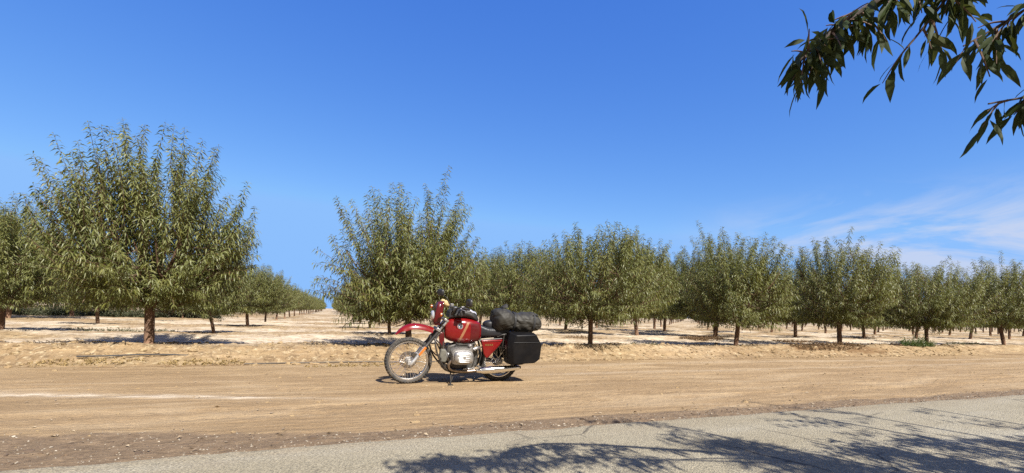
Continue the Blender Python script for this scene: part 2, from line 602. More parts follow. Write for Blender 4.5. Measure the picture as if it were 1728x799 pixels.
# grains
c = mixc(nt, 0.75, c, ramp(nt, n_fine, [(0.3, (0.38,) * 3), (0.7, (0.62,) * 3)]), 'OVERLAY')
vo = N(nt, 'ShaderNodeTexVoronoi', Scale=55.0)
nt.links.new(co, vo.inputs['Vector'])
peb = ramp(nt, vo.outputs['Distance'], [(0.10, (1, 1, 1)), (0.2, (0, 0, 0))])
pick = ramp(nt, noise(nt, 30, 1, 0.5, co), [(0.60, (0, 0, 0)), (0.66, (1, 1, 1))])
c = mixc(nt, mth(nt, 'MULTIPLY', mth(nt, 'MULTIPLY', peb, pick), mth(nt, 'MULTIPLY_ADD', sep.outputs[1], 0.75)), c, (0.4588, 0.3960, 0.2904))
nt.links.new(c, b.inputs['Base Color'])
b.inputs['Roughness'].default_value = 0.95
b.inputs['Specular IOR Level'].default_value = 0.15
hh = mth(nt, 'ADD', mth(nt, 'MULTIPLY', n_mid, 0.6), mth(nt, 'MULTIPLY', n_fine, 0.35))
hh = mth(nt, 'ADD', hh, mth(nt, 'MULTIPLY', n_str, 0.4))
hh = mth(nt, 'SUBTRACT', hh, mth(nt, 'MULTIPLY', n_trk, 0.5))
bump(nt, b, hh, 0.9, 0.05)
gme.materials.append(m)
M_SOIL = m
tag(link('ground', gme), kind='structure')

# ------------------------------------------------------------------ the asphalt road
ru_ = np.concatenate([-axis([(8, 60, .3, 2), (60, 4000, 10, 400)])[::-1], axis([(-7.8, 14, .06, .06), (14, 60, .2, 2), (60, 4000, 10, 400)])])
tv = np.concatenate([np.linspace(0, 0.9, 14), np.linspace(0.92, 1, 10)])
RU, TV = np.meshgrid(ru_, tv)
RE = road_edge(RU) + 0.03 * fbm(RU * 8, 1.1, 63, 3, .7)
RV = -2.0 + (RE + 2.0) * TV
RZ = 0.035 + 0.03 * (1 - ((RV - 1) / 3.0) ** 2).clip(-1, 1) * 0.6 - 0.006 * (1 - TV) - 0.045 * sstep(0.985, 1.0, TV) - 0.06 * (TV <= 0) + 0.003 * fbm(RU * .8, RV * 1.2, 64)
idx = np.arange(RU.size).reshape(RU.shape)
rf = np.stack([idx[:-1, :-1], idx[:-1, 1:], idx[1:, 1:], idx[1:, :-1]], -1).reshape(-1, 4)
m, nt, b = new_mat('worn_asphalt')
co = objco(nt)
n1 = noise(nt, 0.8, 5, 0.6, co, (0.3, 1.6, 1))
c = ramp(nt, n1, [(0.3, (0.258, 0.222, 0.148)), (0.55, (0.305, 0.268, 0.190)), (0.75, (0.345, 0.318, 0.248))])
vo = N(nt, 'ShaderNodeTexVoronoi', Scale=85.0)
nt.links.new(co, vo.inputs['Vector'])
stone = ramp(nt, vo.outputs['Color'], [(0.1, (0.22,) * 3), (0.5, (0.5,) * 3), (0.95, (0.85,) * 3)])
c = mixc(nt, 0.42, c, stone, 'OVERLAY')
pit = ramp(nt, noise(nt, 75, 3, 0.6, co), [(0.36, (1, 1, 1)), (0.47, (0, 0, 0))])
c = mixc(nt, mth(nt, 'MULTIPLY', pit, 0.5), c, (0.0600, 0.0517, 0.0383))
stain = ramp(nt, noise(nt, 1.7, 6, 0.7, co, (0.5, 1.5, 1)), [(0.55, (0, 0, 0)), (0.8, (0.5,) * 3)])
c = mixc(nt, stain, c, (0.1920, 0.1520, 0.0990))
nt.links.new(c, b.inputs['Base Color'])
b.inputs['Roughness'].default_value = 0.85
b.inputs['Specular IOR Level'].default_value = 0.3
sy = nt.nodes.new('ShaderNodeSeparateXYZ')
nt.links.new(co, sy.inputs[0])
edge = N(nt, 'ShaderNodeMapRange', From_Min=3.30, From_Max=4.02)
nt.links.new(sy.outputs[1], edge.inputs[0])
dust = mth(nt, 'MULTIPLY', mth(nt, 'POWER', edge.outputs[0], 1.8), ramp(nt, noise(nt, 5, 6, 0.7, co, (0.5, 1.2, 1)), [(0.36, (0, 0, 0)), (0.62, (1, 1, 1))]))
c = mixc(nt, mth(nt, 'MULTIPLY', dust, 0.45), c, (0.27, 0.19, 0.115))
ck = N(nt, 'ShaderNodeTexVoronoi', Scale=0.75)
ck.feature = 'DISTANCE_TO_EDGE'
wob = N(nt, 'ShaderNodeTexNoise', Scale=2.5, Detail=6.0, Roughness=0.7)
nt.links.new(co, wob.inputs['Vector'])
nt.links.new(mixc(nt, 0.16, co, wob.outputs['Color'], 'ADD'), ck.inputs['Vector'])
crack = mth(nt, 'MULTIPLY', ramp(nt, ck.outputs['Distance'], [(0.004, (1, 1, 1)), (0.012, (0, 0, 0))]), ramp(nt, noise(nt, 0.6, 3, 0.5, co), [(0.50, (0, 0, 0)), (0.6, (0.8,) * 3)]))
c = mixc(nt, crack, c, (0.06, 0.052, 0.042))
nt.links.new(c, b.inputs['Base Color'])
bump(nt, b, mth(nt, 'SUBTRACT', vo.outputs['Distance'], mth(nt, 'MULTIPLY', pit, 0.5)), 0.55, 0.02)
rme = mesh_np('road', np.stack([RU, RV, RZ], -1).reshape(-1, 3), rf, 4, [m])
tag(link('road', rme), kind='structure')

# ------------------------------------------------------------------ loose litter on the shoulder and the track
M_DRYLEAF = leaf_mat('dry_leaf', (0.10, 0.055, 0.03), (0.19, 0.125, 0.065), (0.40, 0.32, 0.21), (0.29, 0.23, 0.16), trans=0.05, rough=0.8)
M_STONE = simple('pebble_stone', (0.32, 0.28, 0.22), 0.85, var=0.4, scale=3.0)


def leaf_litter(name, pts, size, mat):
    n = len(pts)
    a = rng.uniform(0, 2 * PI, n)
    L = size * rng.uniform(0.5, 1.4, n)
    W = L * rng.uniform(0.14, 0.30, n)
    d = np.stack([np.cos(a), np.sin(a), rng.uniform(-.15, .35, n)], -1)
    s = np.stack([-np.sin(a), np.cos(a), rng.uniform(-.5, .5, n)], -1)
    base = pts + np.array([0, 0, 0.008])
    mid = base + d * L[:, None] * .5
    mid[:, 2] += rng.uniform(0, .2, n) * L
    tip = base + d * L[:, None]
    V = np.stack([base, mid + s * W[:, None], tip, mid - s * W[:, None]], 1).reshape(-1, 3)
    F = np.arange(4 * n).reshape(-1, 4)
    return mesh_np(name, V, F, 4, [mat], False, tint=np.repeat(rng.random(n) * .84, 4))


def on_ground(u, v, dz=0.0):
    return np.stack([u, v, ground_h(u, v) + dz], -1)


u1 = rng.uniform(-4.5, 12, 260)
v1 = 4.0 + rng.random(260) ** 1.3 * (shoulder_edge(u1) - 3.85)
u2 = rng.uniform(-9, 22, 420)
v2 = rng.uniform(4.4, 9.8, 420)
u3 = rng.uniform(-12, 26, 1500)
v3 = 9.7 + rng.random(1500) ** 1.5 * 5
tag(link('fallen_leaves', leaf_litter('fallen_leaves', on_ground(np.concatenate([u1, u2, u3]), np.concatenate([v1, v2, v3])), 0.042, M_DRYLEAF)),
    'dry curled leaves strewn over the dirt beside the road and berm', 'leaf litter', kind='stuff')


def blobs(name, pts, rad, mat):
    """small irregular stones: squashed, jittered lumps"""
    n = len(pts)
    g = (1 + 5 ** .5) / 2
    o6 = np.array([(-1, g, 0), (1, g, 0), (-1, -g, 0), (1, -g, 0), (0, -1, g), (0, 1, g), (0, -1, -g), (0, 1, -g), (g, 0, -1), (g, 0, 1), (-g, 0, -1), (-g, 0, 1)]) / 1.9
    V = o6[None] * rng.uniform(.65, 1.2, (n, 12, 1)) * np.stack([rng.uniform(.8, 1.5, n), rng.uniform(.6, 1.1, n), rng.uniform(.45, .8, n)], -1)[:, None] * rad[:, None, None]
    an = rng.uniform(0, 6.3, n)
    ca_, sa_ = np.cos(an), np.sin(an)
    x = V[..., 0] * ca_[:, None] - V[..., 1] * sa_[:, None]
    y = V[..., 0] * sa_[:, None] + V[..., 1] * ca_[:, None]
    V = np.stack([x, y, V[..., 2]], -1) + pts[:, None]
    f = np.array([(0, 11, 5), (0, 5, 1), (0, 1, 7), (0, 7, 10), (0, 10, 11), (1, 5, 9), (5, 11, 4), (11, 10, 2), (10, 7, 6), (7, 1, 8), (3, 9, 4), (3, 4, 2), (3, 2, 6), (3, 6, 8), (3, 8, 9), (4, 9, 5), (2, 4, 11), (6, 2, 10), (8, 6, 7), (9, 8, 1)])
    F = (f[None] + 12 * np.arange(n)[:, None, None]).reshape(-1, 3)
    return mesh_np(name, V.reshape(-1, 3), F, 3, [mat], False)


u1 = rng.uniform(-4.5, 11, 1300)
v1 = 3.98 + rng.random(1300) ** 1.6 * (shoulder_edge(u1) - 3.95)
tag(link('gravel', blobs('gravel', on_ground(u1, v1, 0.002), rng.uniform(.003, .008, 1300) * (1 + 1.0 * (rng.random(1300) > .95)), M_STONE)),
    'pale loose gravel along the edge of the asphalt', 'gravel', kind='stuff')
nc = 2600
u0 = rng.uniform(-12, 24, 1500)
v0 = 9.8 + rng.random(1500) ** 1.3 * 3.2
tag(link('dirt_lumps', blobs('dirt_lumps', on_ground(u0, v0, 0.004), rng.uniform(.025, .06, 1500) * (1 + .6 * (rng.random(1500) > .9)), M_SOIL)),
    'fist sized lumps of dry dirt tumbled over the berm', 'dirt lumps', kind='stuff')
u1 = rng.uniform(-12, 20, nc)
v1 = 9.75 + rng.random(nc) ** 1.2 * 5.5
v1[:500] = rng.uniform(4.5, 9.8, 500)
tag(link('soil_clods', blobs('soil_clods', on_ground(u1, v1, 0.0), rng.uniform(.008, .028, nc) * (1 + .9 * (rng.random(nc) > .93)), M_SOIL)),
    'broken clods of dry soil over the berm', 'soil clods', kind='stuff')
u1 = np.concatenate([rng.uniform(-4.5, .8, 420), rng.uniform(.8, 9, 200)])
v1 = 4.05 + rng.random(620) * (shoulder_edge(u1) - 4.1)
tag(link('shoulder_clods', blobs('shoulder_clods', on_ground(u1, v1, -.002), rng.uniform(.006, .020, 620) * (1 + 1.0 * (rng.random(620) > .93)), simple('dark_clod_soil', (.105, .070, .043), .95, var=.35, scale=6))),
    'dark brown clods on the strip of bare soil beside the asphalt', 'soil clods', kind='stuff')

# ------------------------------------------------------------------ trees
M_LEAF = leaf_mat('almond_leaf', (0.042, 0.058, 0.012), (0.120, 0.134, 0.027), (0.205, 0.192, 0.048), (0.180, 0.192, 0.076))
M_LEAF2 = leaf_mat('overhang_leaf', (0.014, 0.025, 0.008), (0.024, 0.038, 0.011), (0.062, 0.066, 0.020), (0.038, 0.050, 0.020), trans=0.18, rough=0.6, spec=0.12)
m, nt, b = new_mat('almond_bark')
co = objco(nt)
n1 = noise(nt, 14, 6, 0.65, co, (1, 1, 0.4))
c = ramp(nt, n1, [(0.3, (0.065, 0.037, 0.023)), (0.7, (0.175, 0.102, 0.062))])
sx = nt.nodes.new('ShaderNodeSeparateXYZ')
nt.links.new(co, sx.inputs[0])
low = N(nt, 'ShaderNodeMapRange', From_Min=0.42, From_Max=0.02)
nt.links.new(mth(nt, 'ADD', sx.outputs[2], mth(nt, 'MULTIPLY', n1, 0.25)), low.inputs[0])
c = mixc(nt, mth(nt, 'MULTIPLY', low.outputs[0], 0.8, True), c, (0.32, 0.185, 0.115))   # dust-splashed foot
nt.links.new(c, b.inputs['Base Color'])
b.inputs['Roughness'].default_value = 0.9
bump(nt, b, n1, 0.8, 0.02)
M_BARK = m
M_TWIG = simple('twig_bark', (0.10, 0.058, 0.034), 0.8, var=0.3)


def unit(a):
    return a / np.maximum(np.linalg.norm(a, axis=-1, keepdims=True), 1e-9)


def leaves_np(base, d, L, W, tint, sag=0.25):
    """curved, folded lance-shaped leaves: 5 vertices and 4 triangles each"""
    n = len(base)
    side = unit(np.cross(d, rng.normal(size=(n, 3)) * .5 + np.array([0, 0, 1.0])))
    nrm = np.cross(side, d)
    mid = base + d * (L * .45)[:, None] + nrm * (L * .03)[:, None]
    tip = base + d * (L * .95)[:, None]
    tip[:, 2] -= sag * L
    fold = (W * rng.uniform(.1, .5, n))[:, None]
    Lf = mid + side * (W * .5)[:, None] + nrm * fold * .5
    Rt = mid - side * (W * .5)[:, None] + nrm * fold * .5
    V = np.stack([base, Lf, tip, Rt, mid], 1).reshape(-1, 3)
    f = np.array([(0, 4, 1), (1, 4, 2), (2, 4, 3), (3, 4, 0)])
    F = (f[None] + 5 * np.arange(n)[:, None, None]).reshape(-1, 3)
    return V, F, np.repeat(tint, 5)


def tubes_np(paths, r0, r1, sides=4):
    """paths: (n, s, 3) polylines tapered r0 -> r1 (r0, r1 arrays)"""
    n, s, _ = paths.shape
    t = unit(np.gradient(paths, axis=1))
    a = np.where(np.abs(t[..., 2:3]) < .85, np.array([0, 0, 1.0]), np.array([1.0, 0, 0]))
    x = unit(np.cross(t, a))
    y = np.cross(t, x)
    rr = r0[:, None] + (r1 - r0)[:, None] * np.linspace(0, 1, s)[None]
    ang = np.linspace(0, 2 * PI, sides, endpoint=False)
    ring = paths[:, :, None] + rr[:, :, None, None] * (x[:, :, None] * np.cos(ang)[None, None, :, None] + y[:, :, None] * np.sin(ang)[None, None, :, None])
    V = ring.reshape(-1, 3)
    k = np.arange(n * s * sides).reshape(n, s, sides)
    kn = np.roll(k, -1, 2)
    q = np.stack([k[:, :-1], kn[:, :-1], kn[:, 1:], k[:, 1:]], -1).reshape(-1, 4)
    F = np.concatenate([q[:, [0, 1, 2]], q[:, [0, 2, 3]]])
    return V, F


def crown_tree(seed, H=4.2, RAD=2.0, z0=1.05, trunk_h=0.8, n_shoot=420, step=0.0265, leaf=(0.110, 0.165), lw=0.178,
               spikes=26, lean=(0, 0), trunk_r=0.085, low=0.0, top=0.76):
    """returns (trunk mesh, crown mesh) of a vase-pruned young almond tree"""
    global rng
    keep, rng = rng, np.random.default_rng(seed)
    Hd = H * top                                    # top of the leafy dome, shoots rise above it
    lob = rng.uniform(0, 2 * PI, 3)
    lobe = lambda a: 1 + .09 * np.sin(2 * a + lob[0]) + .08 * np.sin(3 * a + lob[1]) + .06 * np.sin(5 * a + lob[2])
    # limbs
    fork = np.array([lean[0], lean[1], trunk_h])
    tb = MB()
    pts = [(-.0, 0, -.12), (lean[0] * .1, lean[1] * .1, .03), (lean[0] * .35 + .01, lean[1] * .35, trunk_h * .4), (lean[0] * .8, lean[1] * .8, trunk_h * .8), (lean[0], lean[1], trunk_h * 1.05)]
    sp = spline(pts, 5)
    tb.tube(sp, [trunk_r * (1.45 - .45 * min(1, 5 * i / len(sp)) - .12 * i / len(sp) + .03 * rng.normal()) for i in range(len(sp))], 12)
    limbs = []
    nl = int(rng.integers(3, 5))
    a0 = rng.uniform(0, 2 * PI)
    for i in range(nl):
        a = a0 + 2 * PI * i / nl + rng.uniform(-.3, .3)
        rr = RAD * rng.uniform(.45, .62) * lobe(a)
        hz = Hd * rng.uniform(.62, .78)
        p0 = fork - np.array([0, 0, .06])
        ctrl = [tuple(p0), tuple(fork + np.array([math.cos(a) * rr * .25, math.sin(a) * rr * .25, .30])),
                tuple(fork + np.array([math.cos(a) * rr * .62, math.sin(a) * rr * .62, (hz - trunk_h) * .55])),
                (lean[0] + math.cos(a) * rr, lean[1] + math.sin(a) * rr, hz)]
        L = spline(ctrl, 6)
        tb.tube(L, [trunk_r * (.66 - .58 * k / len(L)) for k in range(len(L))], 8)
        limbs.append(np.array([tuple(p) for p in L]))
        for s_ in range(3):                         # side limbs
            k = int(len(L) * rng.uniform(.3, .75))
            a2 = a + rng.choice([-1, 1]) * rng.uniform(.5, 1.2)
            q0 = np.array(tuple(L[k]))
            ln = rng.uniform(.6, 1.0) * RAD * .55
            q1 = q0 + np.array([math.cos(a2) * ln * .5, math.sin(a2) * ln * .5, .22])
            q2 = q0 + np.array([math.cos(a2) * ln * .9, math.sin(a2) * ln * .9, .75])
            L2 = spline([tuple(q0), tuple(q1), tuple(q2)], 4)
            tb.tube(L2, [trunk_r * (.34 - .24 * j / len(L2)) for j in range(len(L2))], 6)
            limbs.append(np.array([tuple(p) for p in L2]))
    LP = np.concatenate(limbs)
    # shoot tips through the crown volume, denser towards its skin
    n = n_shoot
    zf = rng.random(n) ** 0.85
    z = z0 + zf * (Hd - z0)
    prof = np.sqrt(np.clip(1 - np.clip((zf - .52) / .50, 0, 1) ** 2.3, 0, 1)) * (0.70 + .30 * sstep(0, .42, zf))
    ang = rng.uniform(0, 2 * PI, n)
    rad = RAD * prof * lobe(ang) * (1 - .75 * rng.random(n) ** 2.4 * rng.random(n) ** .2)
    dome = 1 + .22 * np.sin(ang + lob[1]) * np.sin(2 * ang + lob[2]) + .07 * np.sin(4 * ang + lob[0])
    z = z0 + (z - z0) * (1 + (dome - 1) * sstep(.3, 1, zf))
    z = np.maximum(z, z0 + .52 * np.clip(1 - rad / (.80 * RAD), 0, 1) + .06 * rng.normal(size=len(z)))
    gap = fbm(np.cos(ang) * 1.7 + zf * 1.1 + lob[0], np.sin(ang) * 1.7 - zf * 2.6 + lob[1], seed, 3)
    kp = (gap > np.quantile(gap, .20)) | (rng.random(n) < .25)
    z, zf, ang, rad = z[kp], zf[kp], ang[kp], rad[kp]
    n = len(z)
    tip = np.stack([lean[0] + rad * np.cos(ang), lean[1] + rad * np.sin(ang), z], -1)
    radial = np.stack([np.cos(ang), np.sin(ang), np.zeros(n)], -1)
    out = (rad / (RAD * 1.0))[:, None]
    hub = np.array([lean[0], lean[1], trunk_h + .05])
    fan = unit(tip - hub)
    dirv = unit(fan * 1.0 + np.array([0, 0, 1.0]) * (.10 + .75 * zf[:, None]) + radial * .15 * (1 - zf[:, None]) + rng.normal(size=(n, 3)) * .16)
    Ls = np.minimum(rng.uniform(.55, 1.25, n) * (RAD / 2.0) ** .5, .9 * np.linalg.norm(tip - hub, axis=1))
    # tall whips over the dome
    ns = spikes
    a = rng.uniform(0, 2 * PI, ns)
    rr = RAD * .96 * np.sqrt(rng.random(ns))
    hz = Hd - .34 * (rr / RAD) ** 2.6 * (Hd - z0) + rng.uniform(.10, 1.0, ns) ** 1.3 * (H - Hd) * (1 - .25 * rr / RAD)
    hz[np.argmax(hz)] = H
    tip_s = np.stack([lean[0] + rr * np.cos(a), lean[1] + rr * np.sin(a), hz], -1)
    dir_s = unit(np.stack([np.cos(a) * rr / RAD * .50, np.sin(a) * rr / RAD * .50, np.ones(ns)], -1) + rng.normal(size=(ns, 3)) * .09)
    tip = np.concatenate([tip, tip_s])
    dirv = np.concatenate([dirv, dir_s])
    Ls = np.concatenate([Ls, rng.uniform(.8, 1.35, ns) * (H - Hd + .25) / 1.15])
    drop = np.concatenate([(.30 + low) * (1 - zf) * out[:, 0], np.zeros(ns)])
    N_ = n + ns
    S = 7
    t = np.linspace(0, 1, S)
    base = tip - dirv * Ls[:, None]
    path = base[:, None] + (tip - base)[:, None] * t[None, :, None]
    path[:, :, 2] -= (drop * Ls)[:, None] * (t[None] ** 2 - 0.15)
    path[:, :, 0] += (rng.normal(size=N_) * .05)[:, None] * np.sin(t * PI)[None]
    path[:, :, 1] += (rng.normal(size=N_) * .05)[:, None] * np.sin(t * PI)[None]
    V1, F1 = tubes_np(path, np.full(N_, .007), np.full(N_, .0022), 3)
    # connect shoots to the nearest limb
    sel = np.arange(N_)[rng.random(N_) < .22]
    dmat = ((base[sel][:, None] - LP[None]) ** 2).sum(-1) + np.where(LP[None, :, 2] > base[sel][:, None, 2] + .1, 4.0, 0)
    q0 = LP[dmat.argmin(1)]
    q1 = base[sel]
    tt = np.linspace(0, 1, 5)
    cp = q0[:, None] + (q1 - q0)[:, None] * tt[None, :, None]
    cp[:, :, 2] -= (np.sin(tt * PI) * .10)[None] * np.linalg.norm(q1 - q0, axis=1)[:, None]
    V2, F2 = tubes_np(cp, np.full(len(sel), .011), np.full(len(sel), .006), 3)
    # leaves along each shoot
    cnt = np.maximum((Ls / (step * np.where(np.arange(N_) >= n, .50, 1.15))).astype(int), 6)
    sid = np.repeat(np.arange(N_), cnt)
    k = np.concatenate([np.arange(c) for c in cnt])
    tl = .04 + .96 * (k + rng.random(len(k))) / cnt[sid]
    tl = np.clip(tl, 0, 1)
    fi = tl * (S - 1)
    i0 = np.minimum(fi.astype(int), S - 2)
    fr = (fi - i0)[:, None]
    p = path[sid, i0] * (1 - fr) + path[sid, i0 + 1] * fr
    sd = unit(path[sid, i0 + 1] - path[sid, i0])
    ph = k * 2.4 + rng.uniform(0, 6.28, N_)[sid]
    x = unit(np.cross(sd, np.array([.3, .2, 1.0]) + 0 * sd))
    y = np.cross(sd, x)
    perp = x * np.cos(ph)[:, None] + y * np.sin(ph)[:, None]
    d = unit(perp * .95 + sd * (.15 + .65 * tl[:, None] ** 2) + np.array([0, 0, -1.0]) * rng.uniform(.35, 1.15, len(k))[:, None] + rng.normal(size=(len(k), 3)) * .16)
    L = rng.uniform(leaf[0], leaf[1], len(k)) * (1 - .2 * (tl > .95))
    W = L * lw * rng.uniform(.8, 1.2, len(k))
    shoot_t = rng.normal(.45, .16, N_)
    tint = np.clip(shoot_t[sid] + rng.normal(0, .14, len(k)) + .12 * (p[:, 2] > Hd * .9), 0, .86)
    tint = np.where(rng.random(len(k)) < .012, 1.0, tint)
    V3, F3, T3 = leaves_np(p, d, L, W, tint, .22)
    V = np.concatenate([V1, V2, V3])
    F = np.concatenate([F1, F2 + len(V1), F3 + len(V1) + len(V2)])
    mi = np.concatenate([np.ones(len(F1) + len(F2)), np.zeros(len(F3))])
    T = np.concatenate([np.zeros(len(V1) + len(V2)), T3])
    crown = mesh_np('crown', V, F, 3, [M_LEAF, M_TWIG], False, mi, T)
    tmp = tb.build('trunk', M_BARK)
    tm = tmp.data
    bpy.data.objects.remove(tmp)
    rng = keep
    return tm, crown


P_TREE = {
    'big': crown_tree(11, H=4.5, RAD=1.97, z0=1.0, trunk_h=.78, n_shoot=1000, spikes=95, lean=(-.10, .02), trunk_r=.095, low=.25, top=.72),
    'feather': crown_tree(23, H=4.45, RAD=2.0, z0=.84, trunk_h=.72, n_shoot=800, spikes=100, lean=(.06, 0), trunk_r=.08, low=.3, top=.66),
    'round': crown_tree(37, H=3.55, RAD=1.95, z0=.86, trunk_h=.75, n_shoot=720, spikes=70, lean=(-.10, 0), trunk_r=.07, low=.2, top=.82),
    'whip': crown_tree(41, H=4.2, RAD=1.72, z0=.86, trunk_h=.75, n_shoot=660, spikes=75, lean=(.05, .05), trunk_r=.075, low=.2, top=.72),
    'bush': crown_tree(53, H=3.9, RAD=1.85, z0=.86, trunk_h=.8, n_shoot=720, spikes=70, lean=(.04, -.04), trunk_r=.08, low=.2, top=.78),
    'lean': crown_tree(67, H=3.85, RAD=1.65, z0=.90, trunk_h=.8, n_shoot=620, spikes=66, lean=(.16, .08), trunk_r=.07, low=.2, top=.76),
}
P_FAR = [crown_tree(100 + i, H=h_, RAD=r_, z0=.92, trunk_h=.78, n_shoot=330, spikes=40, step=.055, leaf=(.13, .19), lw=.26, trunk_r=.075, top=.78, lean=ln)
         for i, (h_, r_, ln) in enumerate(((3.8, 1.65, (.05, 0)), (4.1, 1.7, (-.1, .05)), (3.6, 1.6, (.12, .1))))]
P_TINY = [crown_tree(200 + i, H=3.8, RAD=1.8, z0=.95, trunk_h=.8, n_shoot=110, spikes=10, step=.11, leaf=(.24, .36), lw=.38, trunk_r=.08, top=.8) for i in range(2)]


def place_tree(proto, loc, rz, sc, name='almond_tree'):
    root = bpy.data.objects.new(name, None)
    COL.objects.link(root)
    root.empty_display_size = .3
    root.location = loc
    root.rotation_euler = (0, 0, rz)
    root.scale = (sc[0], sc[0], sc[1])
    link('trunk', proto[0], root)
    link('crown', proto[1], root)
    return root


ORD = ['first', 'second', 'third', 'fourth', 'fifth', 'sixth', 'seventh', 'eighth', 'ninth', 'tenth', 'eleventh', 'twelfth', 'thirteenth', 'fourteenth', 'fifteenth', 'sixteenth']
FRONT = {
    -1: ('bush', .8, (1, 1), 'almond tree at the far left, mostly out of frame beside the big forked one'),
    0: ('big', 5.2, (1.0, 1.06), 'big bushy almond tree with forked trunk left of the open lane, nearest of all'),
    1: ('feather', 2.1, (1.02, 1.0), 'tall feathery almond tree rising right behind the motorcycle'),
    2: ('round', 1.0, (1.0, 1.0), 'short rounded front almond tree right of the luggage with low drooping side branch'),
    3: ('whip', 5.1, (1.02, 1.0), 'almond tree with one tall whip above its crown, middle of the right half'),
    4: ('bush', 3.3, (1.03, 1.13), 'dark wide front almond tree between the whip topped one and the green weed'),
    5: ('round', 3.9, (1.0, 1.02), 'low dome shaped front almond tree just right of the green weed'),
    6: ('lean', 2.0, (1.08, 1.12), 'front almond tree nearest the right edge with pointed shoots'),
    7: ('whip', 2.0, (1.0, 1.0), 'front almond tree cut off by the right edge of the view'),
}
cy_, sy_ = math.cos(R(21.226)), math.sin(R(21.226))


def cam_coords(u, v):
    return (cy_ * u - sy_ * v, sy_ * u + cy_ * v)       # lateral, depth


spots = []
for k in range(-40, 110):
    for j in range(0, 60):
        u = TREE0 + TREES * k
        v = ROW0 + ROWS * j
        lat, d = cam_coords(u, v)
        if d < 3 or abs(lat) > 1.104 * d + 2.6 and (k, j) != (-1, 0):
            continue
        spots.append((math.hypot(lat, d), k, j, u, v))
spots.sort()
trees_near, trees_rest = spots[:286], spots[286:]
GROUP = 'young almond trees planted in rows'
tr = random.Random(5)
JIT = {(2, 0): (-.35, -.35), (3, 0): (.3, .2), (4, 2): (1.3, -.2), (3, 1): (.6, .2), (5, 0): (-.7, -.3), (6, 0): (.2, -.1), (4, 0): (-.1, 0)}
protos_mid = ['round', 'whip', 'bush', 'lean', 'feather']
for dist, k, j, u, v in trees_near:
    ju, jv = JIT.get((k, j), (tr.uniform(-.22, .22), tr.uniform(-.22, .22)))
    if k == 0 and j > 0 or k == 1 and j == 0:
        ju *= .4
    if (k, j) == (0, 0):
        ju = jv = 0
    u += ju
    v += jv
    z = float(ground_h(u, v))
    if j == 0 and k in FRONT:
        key, rz, sc, label = FRONT[k]
        p = P_TREE[key]
    else:
        rz = tr.uniform(0, 2 * PI)
        s = tr.uniform(.86, 1.04)
        if k in (0, 1) and j > 0:
            s *= .87
        elif k > 1:
            s *= 1.12 if j < 4 else 1.04
        elif k < -1:
            s *= 1.5
        if (k, j) in ((2, 1), (3, 2), (2, 2)):
            s = 1.14
        if (k, j) in ((4, 2), (3, 1), (4, 1), (5, 3)):
            s = 1.27
        sc = (s, s * tr.uniform(.95, 1.08))
        p = P_TREE[tr.choice(protos_mid)] if dist < 34 else P_FAR[tr.randrange(3)]
        if k == 0:
            label = f'{ORD[min(j, 15)]} tree back in the line left of the open lane' if j < 9 else 'small far tree near the vanishing end of the line left of the lane'
        elif k == 1:
            label = f'{ORD[min(j, 15)]} tree back in the line right of the open lane' if j < 9 else 'small far tree near the vanishing end of the line right of the lane'
        elif k < 0 and j < 7:
            label = f'almond tree {ORD[-k - 1]} line left of the big forked tree, {ORD[j]} row back'
        elif k > 1 and j < 6:
            label = f'almond tree {ORD[j]} row from the dirt track, {ORD[k - 2] if k < 18 else "far out"} line right of the motorcycle'
            if k >= 18:
                label = 'distant almond tree at the far right of the nearer rows'
        elif k < 0:
            label = 'small distant almond tree deep behind the left rows'
        else:
            label = 'small distant almond tree deep behind the right rows'
    tag(place_tree(p, (u, v, z), rz, sc), label, 'tree', GROUP)

# the far orchard beyond the countable trees: one mass
Vs, Fs, Ts, Ms, off = [], [], [], [], 0
protoarr = []
for tm, cm in P_TINY:
    a = np.empty(len(cm.vertices) * 3, np.float32)
    cm.vertices.foreach_get('co', a)
    f = np.empty(len(cm.polygons) * 3, np.int32)
    cm.loops.foreach_get('vertex_index', f)
    t = np.empty(len(cm.vertices), np.float32)
    cm.attributes['tint'].data.foreach_get('value', t)
    mi = np.empty(len(cm.polygons), np.int32)
    cm.polygons.foreach_get('material_index', mi)
    # add a plain tapered trunk
    Vt, Ft = tubes_np(np.array([[(0, 0, -.1), (0, 0, .45), (0, 0, 1.0), (.1, .05, 1.9)]], float), np.array([.1]), np.array([.05]), 6)
    protoarr.append((np.concatenate([a.reshape(-1, 3), Vt]), np.concatenate([f.reshape(-1, 3), Ft + len(a) // 3]),
                     np.concatenate([t, np.zeros(len(Vt))]), np.concatenate([mi, np.full(len(Ft), 1)])))
for dist, k, j, u, v in trees_rest[:700]:
    A, F, T, MI = protoarr[tr.randrange(2)]
    a = tr.uniform(0, 2 * PI)
    s = tr.uniform(.88, 1.08)
    Rm = np.array([[math.cos(a), -math.sin(a), 0], [math.sin(a), math.cos(a), 0], [0, 0, 1]]) * s
    Vs.append(A @ Rm.T + np.array([u + tr.uniform(-.2, .2), v + tr.uniform(-.2, .2), float(ground_h(u, v))]))
    Fs.append(F + off)
    Ts.append(T)
    Ms.append(MI)
    off += len(A)
if Vs:
    fo = mesh_np('far_orchard', np.concatenate(Vs), np.concatenate(Fs), 3, [M_LEAF, M_TWIG], False, np.concatenate(Ms), np.concatenate(Ts))
    tag(link('far_orchard', fo), 'far off orchard rows merging into one green mass at the horizon', 'orchard', kind='stuff')

